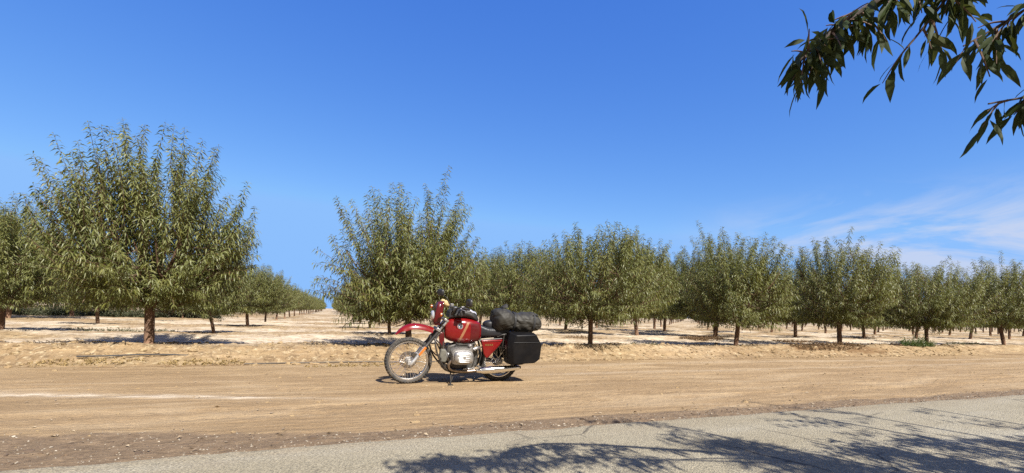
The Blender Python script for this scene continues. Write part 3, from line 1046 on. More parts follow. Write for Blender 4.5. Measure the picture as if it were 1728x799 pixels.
# ------------------------------------------------------------------ the tree by the camera: limbs reach over the road
OT = bpy.data.objects.new('overhanging_tree', None)
COL.objects.link(OT)
OTL = (6.2, -2.9, float(ground_h(6.2, -2.9)))
OT.location = OTL
tag(OT, 'leafy roadside tree whose dark branches hang into the upper right corner', 'tree')
tb = MB()
sp = spline([(0, 0, -.15), (.02, .02, .3), (-.03, .05, .9), (-.05, .1, 1.25)], 5)
tb.tube(sp, [.15 - .04 * i / len(sp) for i in range(len(sp))], 14)
keep_rng, rng = rng, np.random.default_rng(314)
ot_limbs = []


def ot_limb(pts, r0, r1):
    pts = [(p[0] - OTL[0], p[1] - OTL[1], p[2] - OTL[2]) for p in pts]
    L = spline(pts, 7)
    tb.tube(L, [r0 + (r1 - r0) * (i / len(L)) ** .42 for i in range(len(L))], 8)
    ot_limbs.append(np.array([tuple(p) for p in L]))


fk = (6.15, -2.8, 1.2)
ot_limb([fk, (5.2, -1.9, 2.4), (3.9, -.4, 2.98), (3.0, .35, 2.90), (2.3, .95, 2.60), (1.97, 1.17, 2.37), (1.80, 1.24, 2.24), (1.67, 1.29, 2.11)], .07, .0035)
ot_limb([(3.9, -.4, 2.98), (3.4, .3, 2.5), (2.95, .74, 2.14), (2.60, .91, 2.02), (2.36, 1.02, 1.965)], .022, .003)
ot_limb([(2.75, .58, 2.82), (2.3, .97, 2.55), (2.19, 1.04, 2.40), (2.10, 1.10, 2.25), (2.05, 1.13, 2.17)], .012, .003)
ot_limb([(3.0, .35, 2.90), (2.7, .80, 2.52), (2.42, 1.0, 2.29), (2.27, 1.06, 2.19)], .012, .003)
for a, l, hz in ((-.2, 3.0, 4.3), (.9, 2.9, 4.4), (1.7, 2.9, 3.6), (2.3, 3.2, 4.3), (3.1, 3.4, 4.6), (-1.3, 3.0, 4.8), (-2.2, 2.8, 4.6), (1.3, 2.0, 5.0), (2.7, 2.0, 5.1), (1.05, 2.8, 3.2), (2.0, 2.7, 3.0), (.5, 2.9, 3.3)):
    ot_limb([fk, (fk[0] + math.cos(a) * l * .35, fk[1] + math.sin(a) * l * .35, 2.2), (fk[0] + math.cos(a) * l * .8, fk[1] + math.sin(a) * l * .8, (2.2 + hz) / 2),
             (fk[0] + math.cos(a) * l, fk[1] + math.sin(a) * l, hz)], .07, .015)
ot_limb([(3.9, -.4, 2.98), (2.9, -.15, 3.15), (2.1, .15, 3.2), (1.5, .3, 3.12)], .02, .004)
ot_limb([(2.5, 0, 3.18), (2.0, -.1, 3.3), (1.4, .05, 3.35)], .01, .004)
tb.build('trunk', simple('dark_bark', (0.045, 0.030, 0.021), 0.9, var=.35, bmp=.4), OT)
OTO = np.array(OTL)


def shoots_mesh(name, base, dirv, Ls, droop, step, leaf, lw, hang, mat, parent, tintmu=.4):
    n = len(base)
    S = 6
    t = np.linspace(0, 1, S)
    path = base[:, None] + (dirv * Ls[:, None])[:, None] * t[None, :, None]
    path[:, :, 2] -= (droop * Ls)[:, None] * t[None] ** 2
    V1, F1 = tubes_np(path, np.full(n, .005), np.full(n, .0018), 4)
    cnt = np.maximum((Ls / step).astype(int), 4)
    sid = np.repeat(np.arange(n), cnt)
    k = np.concatenate([np.arange(c) for c in cnt])
    tl = np.clip(.08 + .92 * (k + rng.random(len(k))) / cnt[sid], 0, 1)
    fi = tl * (S - 1)
    i0 = np.minimum(fi.astype(int), S - 2)
    fr = (fi - i0)[:, None]
    p = path[sid, i0] * (1 - fr) + path[sid, i0 + 1] * fr
    sd = unit(path[sid, i0 + 1] - path[sid, i0])
    ph = k * 2.4 + rng.uniform(0, 6.28, n)[sid]
    x = unit(np.cross(sd, np.array([.3, .2, 1.0]) + 0 * sd))
    y = np.cross(sd, x)
    d = unit((x * np.cos(ph)[:, None] + y * np.sin(ph)[:, None]) * .75 + sd * .45 + np.array([0, 0, -1.0]) * (hang * rng.uniform(.4, 1.5, len(k)))[:, None])
    L = rng.uniform(leaf[0], leaf[1], len(k))
    W = L * lw * rng.uniform(.75, 1.25, len(k))
    # fuller ovate outline: base, 2 + 2 side points, mid-rib, tip
    side = unit(np.cross(d, rng.normal(size=(len(k), 3)) * .8 + np.array([0, 0, .7])))
    nrm = np.cross(side, d)
    pet = p + d * (.012) + 0 * nrm
    ctr = lambda f, b_: pet + d * (L * f)[:, None] + nrm * (L * b_)[:, None] + np.array([0, 0, -1.0]) * (L * .18 * f * f)[:, None]
    m1, m2, m3, tp = ctr(.28, .02), ctr(.55, .03), ctr(.8, .02), ctr(1.0, -.03)
    fo_ = nrm * (W * rng.uniform(0, .35, len(k)))[:, None]
    pts = [p, pet]
    for mm, ww in ((m1, .46), (m2, .5), (m3, .26)):
        pts += [mm + side * (W * ww)[:, None] + fo_, mm, mm - side * (W * ww)[:, None] + fo_]
    pts.append(tp)
    V3 = np.stack(pts, 1)
    f = np.array([(1, 3, 2), (1, 4, 3), (2, 3, 6), (2, 6, 5), (3, 4, 7), (3, 7, 6), (5, 6, 9), (5, 9, 8), (6, 7, 10), (6, 10, 9), (8, 9, 11), (9, 10, 11)])
    nvp = V3.shape[1]
    F3 = (f[None] + nvp * np.arange(len(k))[:, None, None]).reshape(-1, 3)
    tint = np.clip(rng.normal(tintmu, .2, len(k)), 0, .86)
    V = np.concatenate([V1, V3.reshape(-1, 3)])
    F = np.concatenate([F1, F3 + len(V1)])
    me = mesh_np(name, V, F, 3, [mat, M_TWIG], False, np.concatenate([np.ones(len(F1)), np.zeros(len(F3))]),
                 np.concatenate([np.zeros(len(V1)), np.repeat(tint, nvp)]))
    return link(name, me, parent)


def along(limbs, n, t0=.2, t1=1.0):
    out, tan = [], []
    for _ in range(n):
        L = limbs[rng.integers(len(limbs))]
        t = rng.uniform(t0, t1) * (len(L) - 1.001)
        i = int(t)
        out.append(L[i] + (L[i + 1] - L[i]) * (t - i))
        tan.append(L[i + 1] - L[i])
    return np.array(out), unit(np.array(tan))


# leafy sprays on the reaching branches (in view)
b1, t1 = along([ot_limbs[0]], 33, .66, 1.0)
b0, t0_ = along([ot_limbs[0]], 34, .34, .68)
b2, t2 = along([ot_limbs[1]], 11, .66, 1.0)
b3, t3 = along([ot_limbs[2]], 13, .35, 1.0)
b4, t4 = along([ot_limbs[3]], 15, .4, 1.0)
bb, tt_ = np.concatenate([b0, b1, b2, b3, b4]), np.concatenate([t0_, t1, t2, t3, t4])
nn = len(bb)
dv_ = unit(tt_ * .6 + rng.normal(size=(nn, 3)) * .55 + np.array([0, 0, -.15]))
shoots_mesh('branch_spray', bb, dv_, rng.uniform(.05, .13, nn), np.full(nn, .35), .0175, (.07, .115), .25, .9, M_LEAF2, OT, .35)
# the crown over the verge (out of view, throws the shade on the road)
b5, t5 = along(ot_limbs[4:-2], 1600, .25, 1.0)
b6, t6 = along(ot_limbs[-2:], 60, .25, 1.0)
b5, t5 = np.concatenate([b5, b6]), np.concatenate([t5, t6])
nn = 1660
dv_ = unit(t5 * .5 + rng.normal(size=(nn, 3)) * .42 + np.array([-.75, .05, .1]))
ls = rng.uniform(.4, 1.0, nn)
ls[1600:] *= .55
end = b5 + dv_ * ls[:, None] + OTO
latd = (cy_ * end[:, 0] - sy_ * end[:, 1], sy_ * end[:, 0] + cy_ * end[:, 1])
ok = ~((latd[1] > .05) & (latd[0] < 1.13 * latd[1] + .35) & (end[:, 2] - CAM_H < .70 * latd[1] + .3))
shx, shy = end[:, 0] - .211 * end[:, 2], end[:, 1] + .957 * end[:, 2]       # where each shoot's shade falls
far_ = (shy > 3.45 - .28 * (shx - 2.8)) | ((shx > 1.6) & (shx < 2.6)) | (shx < 1.6)
ok &= ~far_ | (rng.random(nn) < np.where(shx > 7.4, .45, .07)) | (np.arange(nn) >= 1600)
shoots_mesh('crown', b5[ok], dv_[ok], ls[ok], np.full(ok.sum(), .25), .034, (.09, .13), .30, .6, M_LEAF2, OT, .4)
rng = keep_rng

# ------------------------------------------------------------------ weeds, fallen wood and hose
M_WEED = leaf_mat('weed_leaf', (0.03, 0.06, 0.015), (0.06, 0.11, 0.025), (0.10, 0.15, 0.04), (0.09, 0.13, 0.05))
M_DEAD = leaf_mat('dead_weed', (0.07, 0.036, 0.018), (0.14, 0.075, 0.032), (0.23, 0.14, 0.065), (0.17, 0.11, 0.055), trans=.08, rough=.8)
M_DEADWOOD = simple('dead_wood', (0.07, 0.05, 0.035), 0.85, var=.35)
M_OLIVE = leaf_mat('olive_weed', (0.04, 0.045, 0.016), (0.075, 0.078, 0.030), (0.12, 0.115, 0.05), (0.09, 0.09, 0.04), trans=.1, rough=.7)


def weed(name, label, u, v, ru, rv, h, n, mat, leaf, cat='weed', group=None):
    z = float(ground_h(u, v))
    a = rng.uniform(0, 2 * PI, n)
    r = np.sqrt(rng.random(n))
    pu, pv = u + r * np.cos(a) * ru, v + r * np.sin(a) * rv
    base = np.stack([pu - u, pv - v, ground_h(pu, pv) - z], -1)
    dirv = unit(np.stack([np.cos(a) * r * .7, np.sin(a) * r * .7, np.ones(n) * .8], -1) + rng.normal(size=(n, 3)) * .3)
    Ls = h * rng.uniform(.4, 1.1, n) * (1.1 - .6 * r)
    S = 4
    t = np.linspace(0, 1, S)
    path = base[:, None] + (dirv * Ls[:, None])[:, None] * t[None, :, None]
    V1, F1 = tubes_np(path, np.full(n, .004), np.full(n, .0015), 3)
    c = 9
    sid = np.repeat(np.arange(n), c)
    tl = rng.random(n * c)
    p = base[sid] + dirv[sid] * (Ls[sid] * tl)[:, None]
    d = unit(rng.normal(size=(n * c, 3)) + np.array([0, 0, .35]))
    L = rng.uniform(leaf * .6, leaf * 1.3, n * c)
    V3, F3, T3 = leaves_np(p, d, L, L * .3, np.clip(rng.normal(.45, .2, n * c), 0, .86), .15)
    me = mesh_np(name, np.concatenate([V1, V3]), np.concatenate([F1, F3 + len(V1)]), 3, [mat], False, None, np.concatenate([np.full(len(V1), .3), T3]))
    return tag(link(name, me, None, (u, v, z)), label, cat, group)


weed('green_weed', 'bright green leafy weed clump growing on the berm at right', 21.3, 11.15, .75, .32, .50, 190, M_WEED, .08)
weed('green_weed', 'low dull green weed patch under the front tree at the right edge', 26.9, 12.2, 1.3, .4, .16, 120, M_OLIVE, .06)
weed('green_weed', 'flat olive weed mound in front of a slim trunk left of the forked tree', -6.3, 18.6, 1.5, .6, .16, 170, M_OLIVE, .055)
weed('green_weed', 'small grey green weeds beside the leaning trunk right of the luggage', 9.0, 11.7, .6, .3, .14, 60, M_OLIVE, .05)
weed('green_weed', 'low olive weeds along the berm top between two right hand trunks', 18.2, 11.6, 1.0, .25, .12, 80, M_OLIVE, .05)
DG = 'rust brown dead weed mats on the orchard floor'
weed('dead_weed_mat', 'rust brown dead weed heap left of the whip topped tree', 15.4, 16.2, 1.1, .6, .20, 380, M_DEAD, .055, 'dead weeds', DG)
weed('dead_weed_mat', 'long rust brown dead weed mat sliding down the berm face', 15.9, 10.9, 1.8, .40, .14, 460, M_DEAD, .055, 'dead weeds', DG)
weed('dead_weed_mat', 'brown dead weed patch behind the berm right of the whip topped tree', 19.9, 15.2, 1.3, .5, .16, 300, M_DEAD, .055, 'dead weeds', DG)
weed('dead_weed_mat', 'thin brown dead weed strip beside the bright green clump', 19.8, 11.3, .9, .3, .12, 110, M_DEAD, .055, 'dead weeds', DG)
weed('dead_weed_mat', 'small brown dead weed mound far right between distant trunks', 31.0, 19.0, 1.6, .7, .22, 150, M_DEAD, .07, 'dead weeds', DG)
weed('dead_weed_mat', 'faded brown dead weed tuft behind the luggage side tree', 9.4, 16.3, .8, .5, .14, 80, M_DEAD, .05, 'dead weeds', DG)
M_STRAW = leaf_mat('straw_weed', (0.17, 0.11, 0.04), (0.30, 0.21, 0.08), (0.40, 0.30, 0.14), (0.30, 0.21, 0.10), trans=.08, rough=.8)
weed('dry_grass_tuft', 'yellow dry grass tuft at the berm foot below the forked tree', -2.2, 10.0, .7, .16, .07, 90, M_STRAW, .05, 'dry grass', 'straw coloured dry grass at the berm foot')
weed('dry_grass_tuft', 'flattened straw coloured grass on the track left of the front wheel', .5, 9.5, 1.0, .18, .04, 90, M_STRAW, .05, 'dry grass', 'straw coloured dry grass at the berm foot')
weed('dry_grass_tuft', 'pale dry grass with twigs on the berm left of the forked tree', -3.9, 10.15, .8, .2, .07, 90, M_STRAW, .05, 'dry grass', 'straw coloured dry grass at the berm foot')
# grey bushes far back beneath the left trees
M_BRUSH = leaf_mat('brush_leaf', (0.020, 0.026, 0.012), (0.045, 0.052, 0.024), (0.085, 0.085, 0.042), (0.06, 0.065, 0.03), trans=.12, rough=.7)
weed('brush_bush', 'grey green bush in the distance just right of the forked trunk', -9.0, 36.5, 1.9, 1.2, 1.5, 420, M_BRUSH, .20, 'bush', 'distant brush under the left trees')
weed('brush_bush', 'low dark brush in the distance left of the forked trunk', -13.4, 37.4, 2.7, 1.2, 1.1, 520, M_BRUSH, .20, 'bush', 'distant brush under the left trees')
weed('brush_bush', 'dark tangled brush at the far left under the tall trees', -18.2, 39.0, 3.2, 1.2, 1.3, 600, M_BRUSH, .20, 'bush', 'distant brush under the left trees')

# fallen dead branch left on the berm
fb = MB()
bz = lambda u, v, dz: (u, v, float(ground_h(u, v)) + dz)
fb.tube(spline([bz(-6.05, 11.95, .10), bz(-5.75, 11.6, .07), bz(-5.3, 11.5, .05), bz(-4.75, 11.6, .06), bz(-4.45, 11.7, .03)], 4), [.016 - .0006 * i for i in range(17)], 6)
for i in range(22):
    t = i / 21
    p = Vector(bz(-5.85 + 1.4 * t, 11.55 + .05 * random.uniform(-1, 1), .05))
    fb.tube([p, p + Vector((random.uniform(-.08, .05), -.05, random.uniform(-.02, .07))), p + Vector((random.uniform(-.14, .06), -.10 - .05 * random.random(), -.04))], [.007, .006, .002], 5)
tag(fb.build('fallen_branch', M_DEADWOOD), 'dark dead branch with short side twigs lying on the berm at left', 'branch')
fb = MB()
fb.tube(spline([bz(-4.15, 10.34, .05), bz(-3.7, 10.36, .06), bz(-3.2, 10.4, .05), bz(-2.8, 10.4, .02), bz(-2.4, 10.38, -.02)], 4), .013, 8)
tag(fb.build('drip_hose', simple('hose_rubber', (.03, .03, .032), .6)), 'thin dark curved hose poking from the berm below the forked tree', 'hose')
fb = MB()
fb.tube(spline([bz(-1.5, 9.9, .015), bz(-.4, 9.93, .02), bz(.6, 9.88, .02), bz(1.6, 9.9, .015), bz(2.6, 9.95, .01), bz(3.4, 9.98, -.02)], 5), .011, 8)
tag(fb.build('drip_hose', simple('dusty_hose', (.10, .085, .07), .8)), 'long straight dusty hose half buried along the berm foot behind the motorcycle', 'hose')


# ------------------------------------------------------------------ the motorcycle
M_RED = simple('red_paint', (0.155, 0.003, 0.0045), 0.24, var=.10, scale=5, coat=.5, spec=.3, dust=.03)
M_RED2 = simple('dark_red_paint', (0.075, 0.0025, 0.005), 0.30, var=.10, scale=5, coat=.4, spec=.35, dust=.04)
M_BLACK = simple('black_plastic', (0.018, 0.018, 0.020), 0.42, var=.3, dust=.10)
M_SATIN = simple('satin_black_case', (0.005, 0.005, 0.006), 0.40, var=.3, scale=6, spec=.18, dust=.02, bmp=.05)
M_FRAME = simple('frame_black', (0.022, 0.021, 0.021), 0.38, var=.3, dust=.22)
M_VINYL = simple('seat_vinyl', (0.013, 0.014, 0.018), 0.45, var=.3, scale=30, dust=.05, bmp=.1, spec=.35)
M_TYRE = simple('tyre_rubber', (0.042, 0.041, 0.040), 0.85, var=.25, dust=.40)
M_TYRE2 = simple('rear_tyre_rubber', (0.025, 0.024, 0.024), 0.85, var=.25, dust=.12)
M_ALU = simple('polished_alloy', (0.80, 0.79, 0.77), 0.30, metal=1.0, var=.12, scale=12, dust=.12)
M_CAST = simple('cast_alloy', (0.36, 0.35, 0.34), 0.45, metal=.85, var=.22, scale=26, dust=.22, bmp=.25)
M_DARKCAST = simple('dark_cast_alloy', (0.07, 0.068, 0.065), 0.55, metal=.4, var=.5, scale=16, dust=.25, bmp=.5)
M_COVER = simple('cast_cover', (0.40, 0.395, 0.385), 0.45, metal=.8, var=.18, scale=20, dust=.15, bmp=.2)
M_CHROME = simple('chrome', (0.86, 0.85, 0.83), 0.13, metal=1.0, var=.08, scale=9, dust=.10)
M_SLIDER = simple('fork_alloy', (0.52, 0.52, 0.52), 0.42, metal=.7, var=.12, dust=.12)
M_DISC = simple('brake_disc_steel', (0.40, 0.37, 0.34), 0.35, metal=1.0, var=.25, dust=.2)
M_AMBER = simple('amber_lens', (0.45, 0.11, 0.010), 0.25, var=.15, coat=.5)
M_REFL = simple('orange_reflector', (0.50, 0.15, 0.025), 0.25, var=.15, coat=.3)
M_GOLD = simple('gold_stripe', (0.26, 0.115, 0.055), 0.35, var=.12, coat=.5)
M_TAN = simple('tan_cover', (0.48, 0.34, 0.16), 0.7, var=.35, scale=22, bmp=.4)
m, nt, b = new_mat('grey_black_cloth')
co = objco(nt)
n1 = noise(nt, 7, 5, 0.6, co)
nt.links.new(ramp(nt, n1, [(0.3, (0.019, 0.0175, 0.014)), (0.7, (0.036, 0.033, 0.027))]), b.inputs['Base Color'])
b.inputs['Roughness'].default_value = 0.62
b.inputs['Specular IOR Level'].default_value = 0.35
rdg = mth(nt, 'ABSOLUTE', mth(nt, 'SUBTRACT', noise(nt, 3.2, 2, 0.45, co, (1.0, 1.0, 1.7), 0.5), 0.5))
bump(nt, b, rdg, 0.8, 0.09)
M_CLOTH = m
M_STRAP = simple('strap_webbing', (0.012, 0.012, 0.013), 0.7, var=.2)
M_MAP = simple('clear_vinyl_pocket', (0.45, 0.44, 0.44), 0.12, var=.3, scale=14, coat=.5)
M_WHITE = simple('white_enamel', (0.62, 0.62, 0.62), 0.25, var=.04, coat=.5)
M_BLUE = simple('blue_enamel', (0.03, 0.16, 0.45), 0.25, var=.05, coat=.5)
M_GLASS = simple('headlamp_glass', (0.50, 0.50, 0.52), 0.08, metal=.5, var=.1, coat=.6)
M_OLIVEBAG = simple('olive_pouch_cloth', (0.11, 0.105, 0.085), 0.8, var=.25, bmp=.3)

BIKE_LOC = (1.83, 7.13, float(ground_h(1.83, 7.13)) - .004)
BIKE = bpy.data.objects.new('motorcycle', None)
COL.objects.link(BIKE)
BIKE.location = BIKE_LOC
BIKE.rotation_euler = (R(4.5), 0, 0)
tag(BIKE, 'red touring motorcycle on its side stand with black side case, parked on the dirt track', 'motorcycle')


def B(a, w, z):
    """a: metres behind the front axle, w: towards the rider's left, z: up"""
    return (a - .73, -w, z)


def wheel(ac, zc, r_out, r_rim, tw, knob_rows, spokes, tyre_mat, disc, name='wheel'):
    c = B(ac, 0, zc)
    # rim is the wheel's own mesh
    rim = MB()
    rw = tw * .33
    rim.lathe(c, [(r_rim + .006, -rw), (r_rim - .004, -rw), (r_rim - .016, -rw * .55), (r_rim - .018, 0), (r_rim - .016, rw * .55), (r_rim - .004, rw), (r_rim + .006, rw), (r_rim - .008, rw * .5), (r_rim - .008, -rw * .5)], 56, close=True)
    W = rim.build(name, M_ALU, BIKE, 35)
    ty = MB()
    hh = (r_out - r_rim)
    prof = []
    for i in range(14):
        t = -PI * .86 + 2 * PI * .86 * i / 13
        prof.append((r_rim + hh * .46 + hh * .48 * math.cos(t), tw * .5 * math.sin(t)))
    ty.lathe(c, prof, 64, close=True)
    nk = 46 if r_out > .345 else 40
    for i in range(nk):
        for row in knob_rows:
            th = 2 * PI * (i + (.5 if abs(row) > .2 else 0)) / nk
            t = row
            rr = r_rim + hh * .46 + hh * .50 * math.cos(t)
            off = tw * .5 * math.sin(t)
            M = Matrix.Rotation(-th, 3, 'Y')
            Mt = M @ Matrix.Rotation(t, 3, 'Z').to_3x3()
            p = M @ Vector((rr, 0, 0)) + Vector((c[0], c[1] - off, c[2]))
            rot = M @ Matrix.Rotation(-t, 3, 'Z')
            ty.box(p, (.015, tw * (.20 if abs(row) < .9 else .14), 2 * PI * r_out / nk * .52), 0, rot)
    ty.build('tyre', tyre_mat, W, 45)
    sp_ = MB()
    for i in range(spokes):
        a0 = 2 * PI * i / spokes
        sgn = 1 if i % 2 else -1
        a1 = a0 + sgn * .55 * (1 if (i // 2) % 2 else -1)
        p0 = (c[0] + .045 * math.cos(a1), c[1] + sgn * .030, c[2] + .045 * math.sin(a1))
        p1 = (c[0] + (r_rim - .012) * math.cos(a0), c[1], c[2] + (r_rim - .012) * math.sin(a0))
        sp_.tube([p0, p1], .0022, 5)
    sp_.build('spokes', M_CHROME, W, 40)
    hb = MB()
    hb.lathe(c, [(.012, -.085), (.022, -.083), (.026, -.05), (.052, -.045), (.055, -.030), (.036, -.022), (.034, .022), (.055, .030), (.052, .045), (.026, .05), (.022, .07), (.012, .072)], 28)
    hb.build('hub', M_CAST, W, 35)
    if disc:
        dm = MB()
        cc = (c[0], c[1] + .055, c[2])
        dm.lathe(cc, [(.075, -.0025), (.132, -.0025), (.132, .0025), (.075, .0025)], 44, close=True)
        for i in range(6):
            a0 = 2 * PI * i / 6
            dm.tube([(cc[0] + .03 * math.cos(a0), cc[1], cc[2] + .03 * math.sin(a0)), (cc[0] + .08 * math.cos(a0 + .25), cc[1], cc[2] + .08 * math.sin(a0 + .25))], .007, 6)
        dm.build('brake_disc', M_DISC, W, 35)
    return W


wheel(0.0, .352, .352, .288, .088, (-1.25, -.62, 0, .62, 1.25), 40, M_TYRE, True)
wheel(1.45, .325, .325, .245, .125, (-1.2, -.6, 0, .6, 1.2), 40, M_TYRE2, False)

# front fork: axle to the upper clamp
FA, FZ = 0.0, .352
UA, UZ = .515, 1.00
for s in (1, -1):
    w = .092 * s
    dirf = Vector((UA - FA, 0, UZ - FZ)).normalized()
    pt = lambda t, w_=w: Vector(B(FA + .03 + (UA - FA) * t, w_, FZ - .035 + (UZ - FZ) * t))
    fl = MB()
    fl.tube([pt(-.03), pt(.0), pt(.06), pt(.10), pt(.36), pt(.40)], [.020, .030, .030, .026, .026, .029], 16)
    fl.box(pt(.02) + Vector((-.03, 0, 0)), (.07, .035, .045))
    leg = fl.build('fork_leg', M_SLIDER, BIKE, 40)
    st = MB()
    st.tube([pt(.39), pt(.42), pt(.44), pt(.86), pt(.9)], [.031, .031, .024, .024, .027], 14)
    st.build('stanchion', M_FRAME, leg, 40)
    up = MB()
    up.tube([pt(.78), pt(1.03)], [.024, .024], 14)
    up.tube([pt(1.0), pt(1.03)], [.030, .030], 12)
    up.build('fork_cover', M_ALU, leg, 40)
    rf_ = MB()
    q = pt(.30) + Vector((0, -s * .030, 0))
    rf_.box(q, (.036, .014, .155), 0, Matrix.Rotation(math.atan2(dirf.x, dirf.z), 3, 'Y'))
    rf_.build('reflector', M_REFL, leg, 40, bevel=.004)
cl = MB()
cl.box(B(.415, 0, .835), (.075, .25, .05), 0, Matrix.Rotation(R(38), 3, 'Y'))
cl.box(B(.525, 0, .985), (.075, .25, .04), 0, Matrix.Rotation(R(38), 3, 'Y'))
cl.build('fork_clamp', M_CAST, BIKE, 40, bevel=.010)
cp_ = MB()
cp_.box(B(.085, .062, .44), (.10, .06, .07), 0, Matrix.Rotation(R(38), 3, 'Y'))
cp_.build('brake_caliper', M_FRAME, BIKE, 40, bevel=.010)

# high front fender
fe = MB()
cent = spline([B(-.215, 0, .755), B(-.14, 0, .845), B(-.03, 0, .905), B(.10, 0, .920), B(.24, 0, .898), B(.36, 0, .860)], 6)
rings = []
for i, p in enumerate(cent):
    t = i / (len(cent) - 1)
    tan = (cent[min(i + 1, len(cent) - 1)] - cent[max(i - 1, 0)]).normalized()
    nrm = Vector((-tan.z, 0, tan.x))
    hw = .035 + .040 * min(1, t * 5) + .004 * math.sin(t * PI)
    dp = .014 + .068 * min(1, t * 3.2)
    top, bot = [], []
    for q in (-1, -.97, -.82, -.5, 0, .5, .82, .97, 1):
        d_ = dp * (abs(q) ** 3.2)
        top.append(p + Vector((0, q * hw, 0)) - nrm * d_)
        bot.append(p + Vector((0, q * (hw - .005), 0)) - nrm * (d_ * .96 + .006))
    rings.append(top + bot[::-1])
fe.loft(rings, True)
fe.build('front_fender', M_RED, BIKE, 50)

# headlamp cowl with lamp, screen and signals
cw = MB()
def cowl_ring(a, z, hw, hh, n=20, p=3.2, tilt=0.16):
    out = []
    for j in range(n):
        th = 2 * PI * j / n
        cx_, sx_ = math.cos(th), math.sin(th)
        x = hw * abs(cx_) ** (2 / p) * (1 if cx_ >= 0 else -1)
        y = hh * abs(sx_) ** (2 / p) * (1 if sx_ >= 0 else -1)
        out.append(Vector(B(a + y * tilt, x, z + y)))
    return out
cw.loft([cowl_ring(.365, 1.065, .062, .085), cowl_ring(.358, 1.075, .098, .140), cowl_ring(.375, 1.085, .112, .172), cowl_ring(.43, 1.09, .112, .175), cowl_ring(.465, 1.08, .100, .150)], True)
COWL = cw.build('headlight_cowl', M_RED2, BIKE, 50)
vs_ = MB()
vs_.loft([[Vector(B(a, w, z)) for w, a, z in ((-hw, a0 + .035, z0), (-hw * .6, a0 + .008, z0), (0, a0, z0), (hw * .6, a0 + .008, z0), (hw, a0 + .035, z0),
                                            (hw, a0 + .047, z0), (hw * .6, a0 + .02, z0), (0, a0 + .012, z0), (-hw * .6, a0 + .02, z0), (-hw, a0 + .047, z0))]
          for a0, z0, hw in ((.405, 1.20, .115), (.425, 1.240, .112), (.445, 1.268, .095), (.457, 1.280, .070))], True)
vs_.build('flyscreen', M_RED2, COWL, 50)
hl = MB()
hl.lathe(B(.335, 0, 1.045), [(.0, -.030), (.04, -.028), (.068, -.018), (.076, -.006), (.078, .012), (.070, .02), (.02, .025)], 28, axis='x')
hl.build('headlight', M_GLASS, BIKE, 40)
lower = MB()
lower.loft([[Vector(B(.375 + .07, -.07, z)), Vector(B(.36, -.06, z)), Vector(B(.36, .06, z)), Vector(B(.375 + .07, .07, z))] for z in (.90, .95, .99)], True)
lower.build('cowl_skirt', M_RED, COWL, 40, bevel=.012)
for s in (1, -1):
    ts = MB()
    cc = Vector(B(.435, .19, 1.075)) if s > 0 else Vector(B(.375, -.26, 1.165))
    ts.lathe(cc, [(.0, -.026), (.022, -.025), (.030, -.018), (.031, .0), (.026, .004)], 20, axis='x')
    T_ = ts.build('turn_signal', M_AMBER, BIKE, 40)
    hs = MB()
    hs.lathe(cc, [(.032, .0), (.031, .02), (.018, .034), (.0, .036)], 20, axis='x')
    hs.tube([cc + Vector((.01, 0, 0)), cc + Vector((.02, s * .10, -.02))], .008, 8)
    hs.build('housing', M_BLACK, T_, 40)
# tan covered instruments behind the screen
ic = MB()
rings = []
for i in range(9):
    t = i / 8
    rr = .078 * math.sin(PI * (.08 + .84 * t)) ** .6
    cx_, cz_ = .455 + .125 * t, 1.265 - .055 * t
    rings.append([Vector(B(cx_ + .006 * math.sin(5 * j + i), rr * 1.35 * math.cos(2 * PI * j / 14), cz_ + (rr * .72 + .008 * math.sin(3.1 * j + 2 * i)) * math.sin(2 * PI * j / 14))) for j in range(14)])
ic.loft(rings, True)
ic.build('instrument_cover', M_TAN, BIKE, 60)

# handlebar, grips, levers, mirrors
hbp = spline([B(.80, .40, 1.175), B(.74, .34, 1.185), B(.66, .20, 1.175), B(.60, .10, 1.07), B(.59, 0, 1.06), B(.60, -.10, 1.07), B(.65, -.20, 1.175), B(.71, -.34, 1.19), B(.75, -.42, 1.185)], 5)
hb = MB()
hb.tube(hbp, .012, 10)
hb.tube([B(.655, -.2, 1.17), B(.665, .2, 1.17)], .009, 8)
HB = hb.build('handlebar', M_FRAME, BIKE, 40)
for s in (1, -1):
    g = MB()
    e = (B(.80, .40, 1.175), B(.735, .30, 1.187)) if s > 0 else (B(.75, -.42, 1.185), B(.70, -.31, 1.19))
    g.tube([e[0], e[1]], [.019, .018], 12)
    g.build('grip', M_BLACK, HB, 40)
    lv = MB()
    lv.tube(spline([e[1], Vector(e[1]) + Vector((-.05, -s * .01, -.01)), Vector(e[0]) + Vector((-.06, 0, -.02))], 4), .006, 6)
    lv.box(Vector(e[1]) + Vector((0, s * .03, .005)), (.05, .05, .045))
    lv.build('lever', M_CAST, HB, 40, bevel=.006)
cp2 = MB()
cp2.prism([(.56, 1.02), (.58, 1.13), (.66, 1.165), (.70, 1.12), (.66, 1.04)], -.11, .11)
cp2.prism([(.655, 1.075), (.70, 1.16), (.765, 1.16), (.77, 1.10), (.72, 1.06)], -.30, -.19)
cp2.prism([(.60, 1.12), (.62, 1.20), (.685, 1.205), (.69, 1.14)], -.17, -.06)
cp2.build('control_pod', M_BLACK, HB, 60, bevel=.018, seg=3)
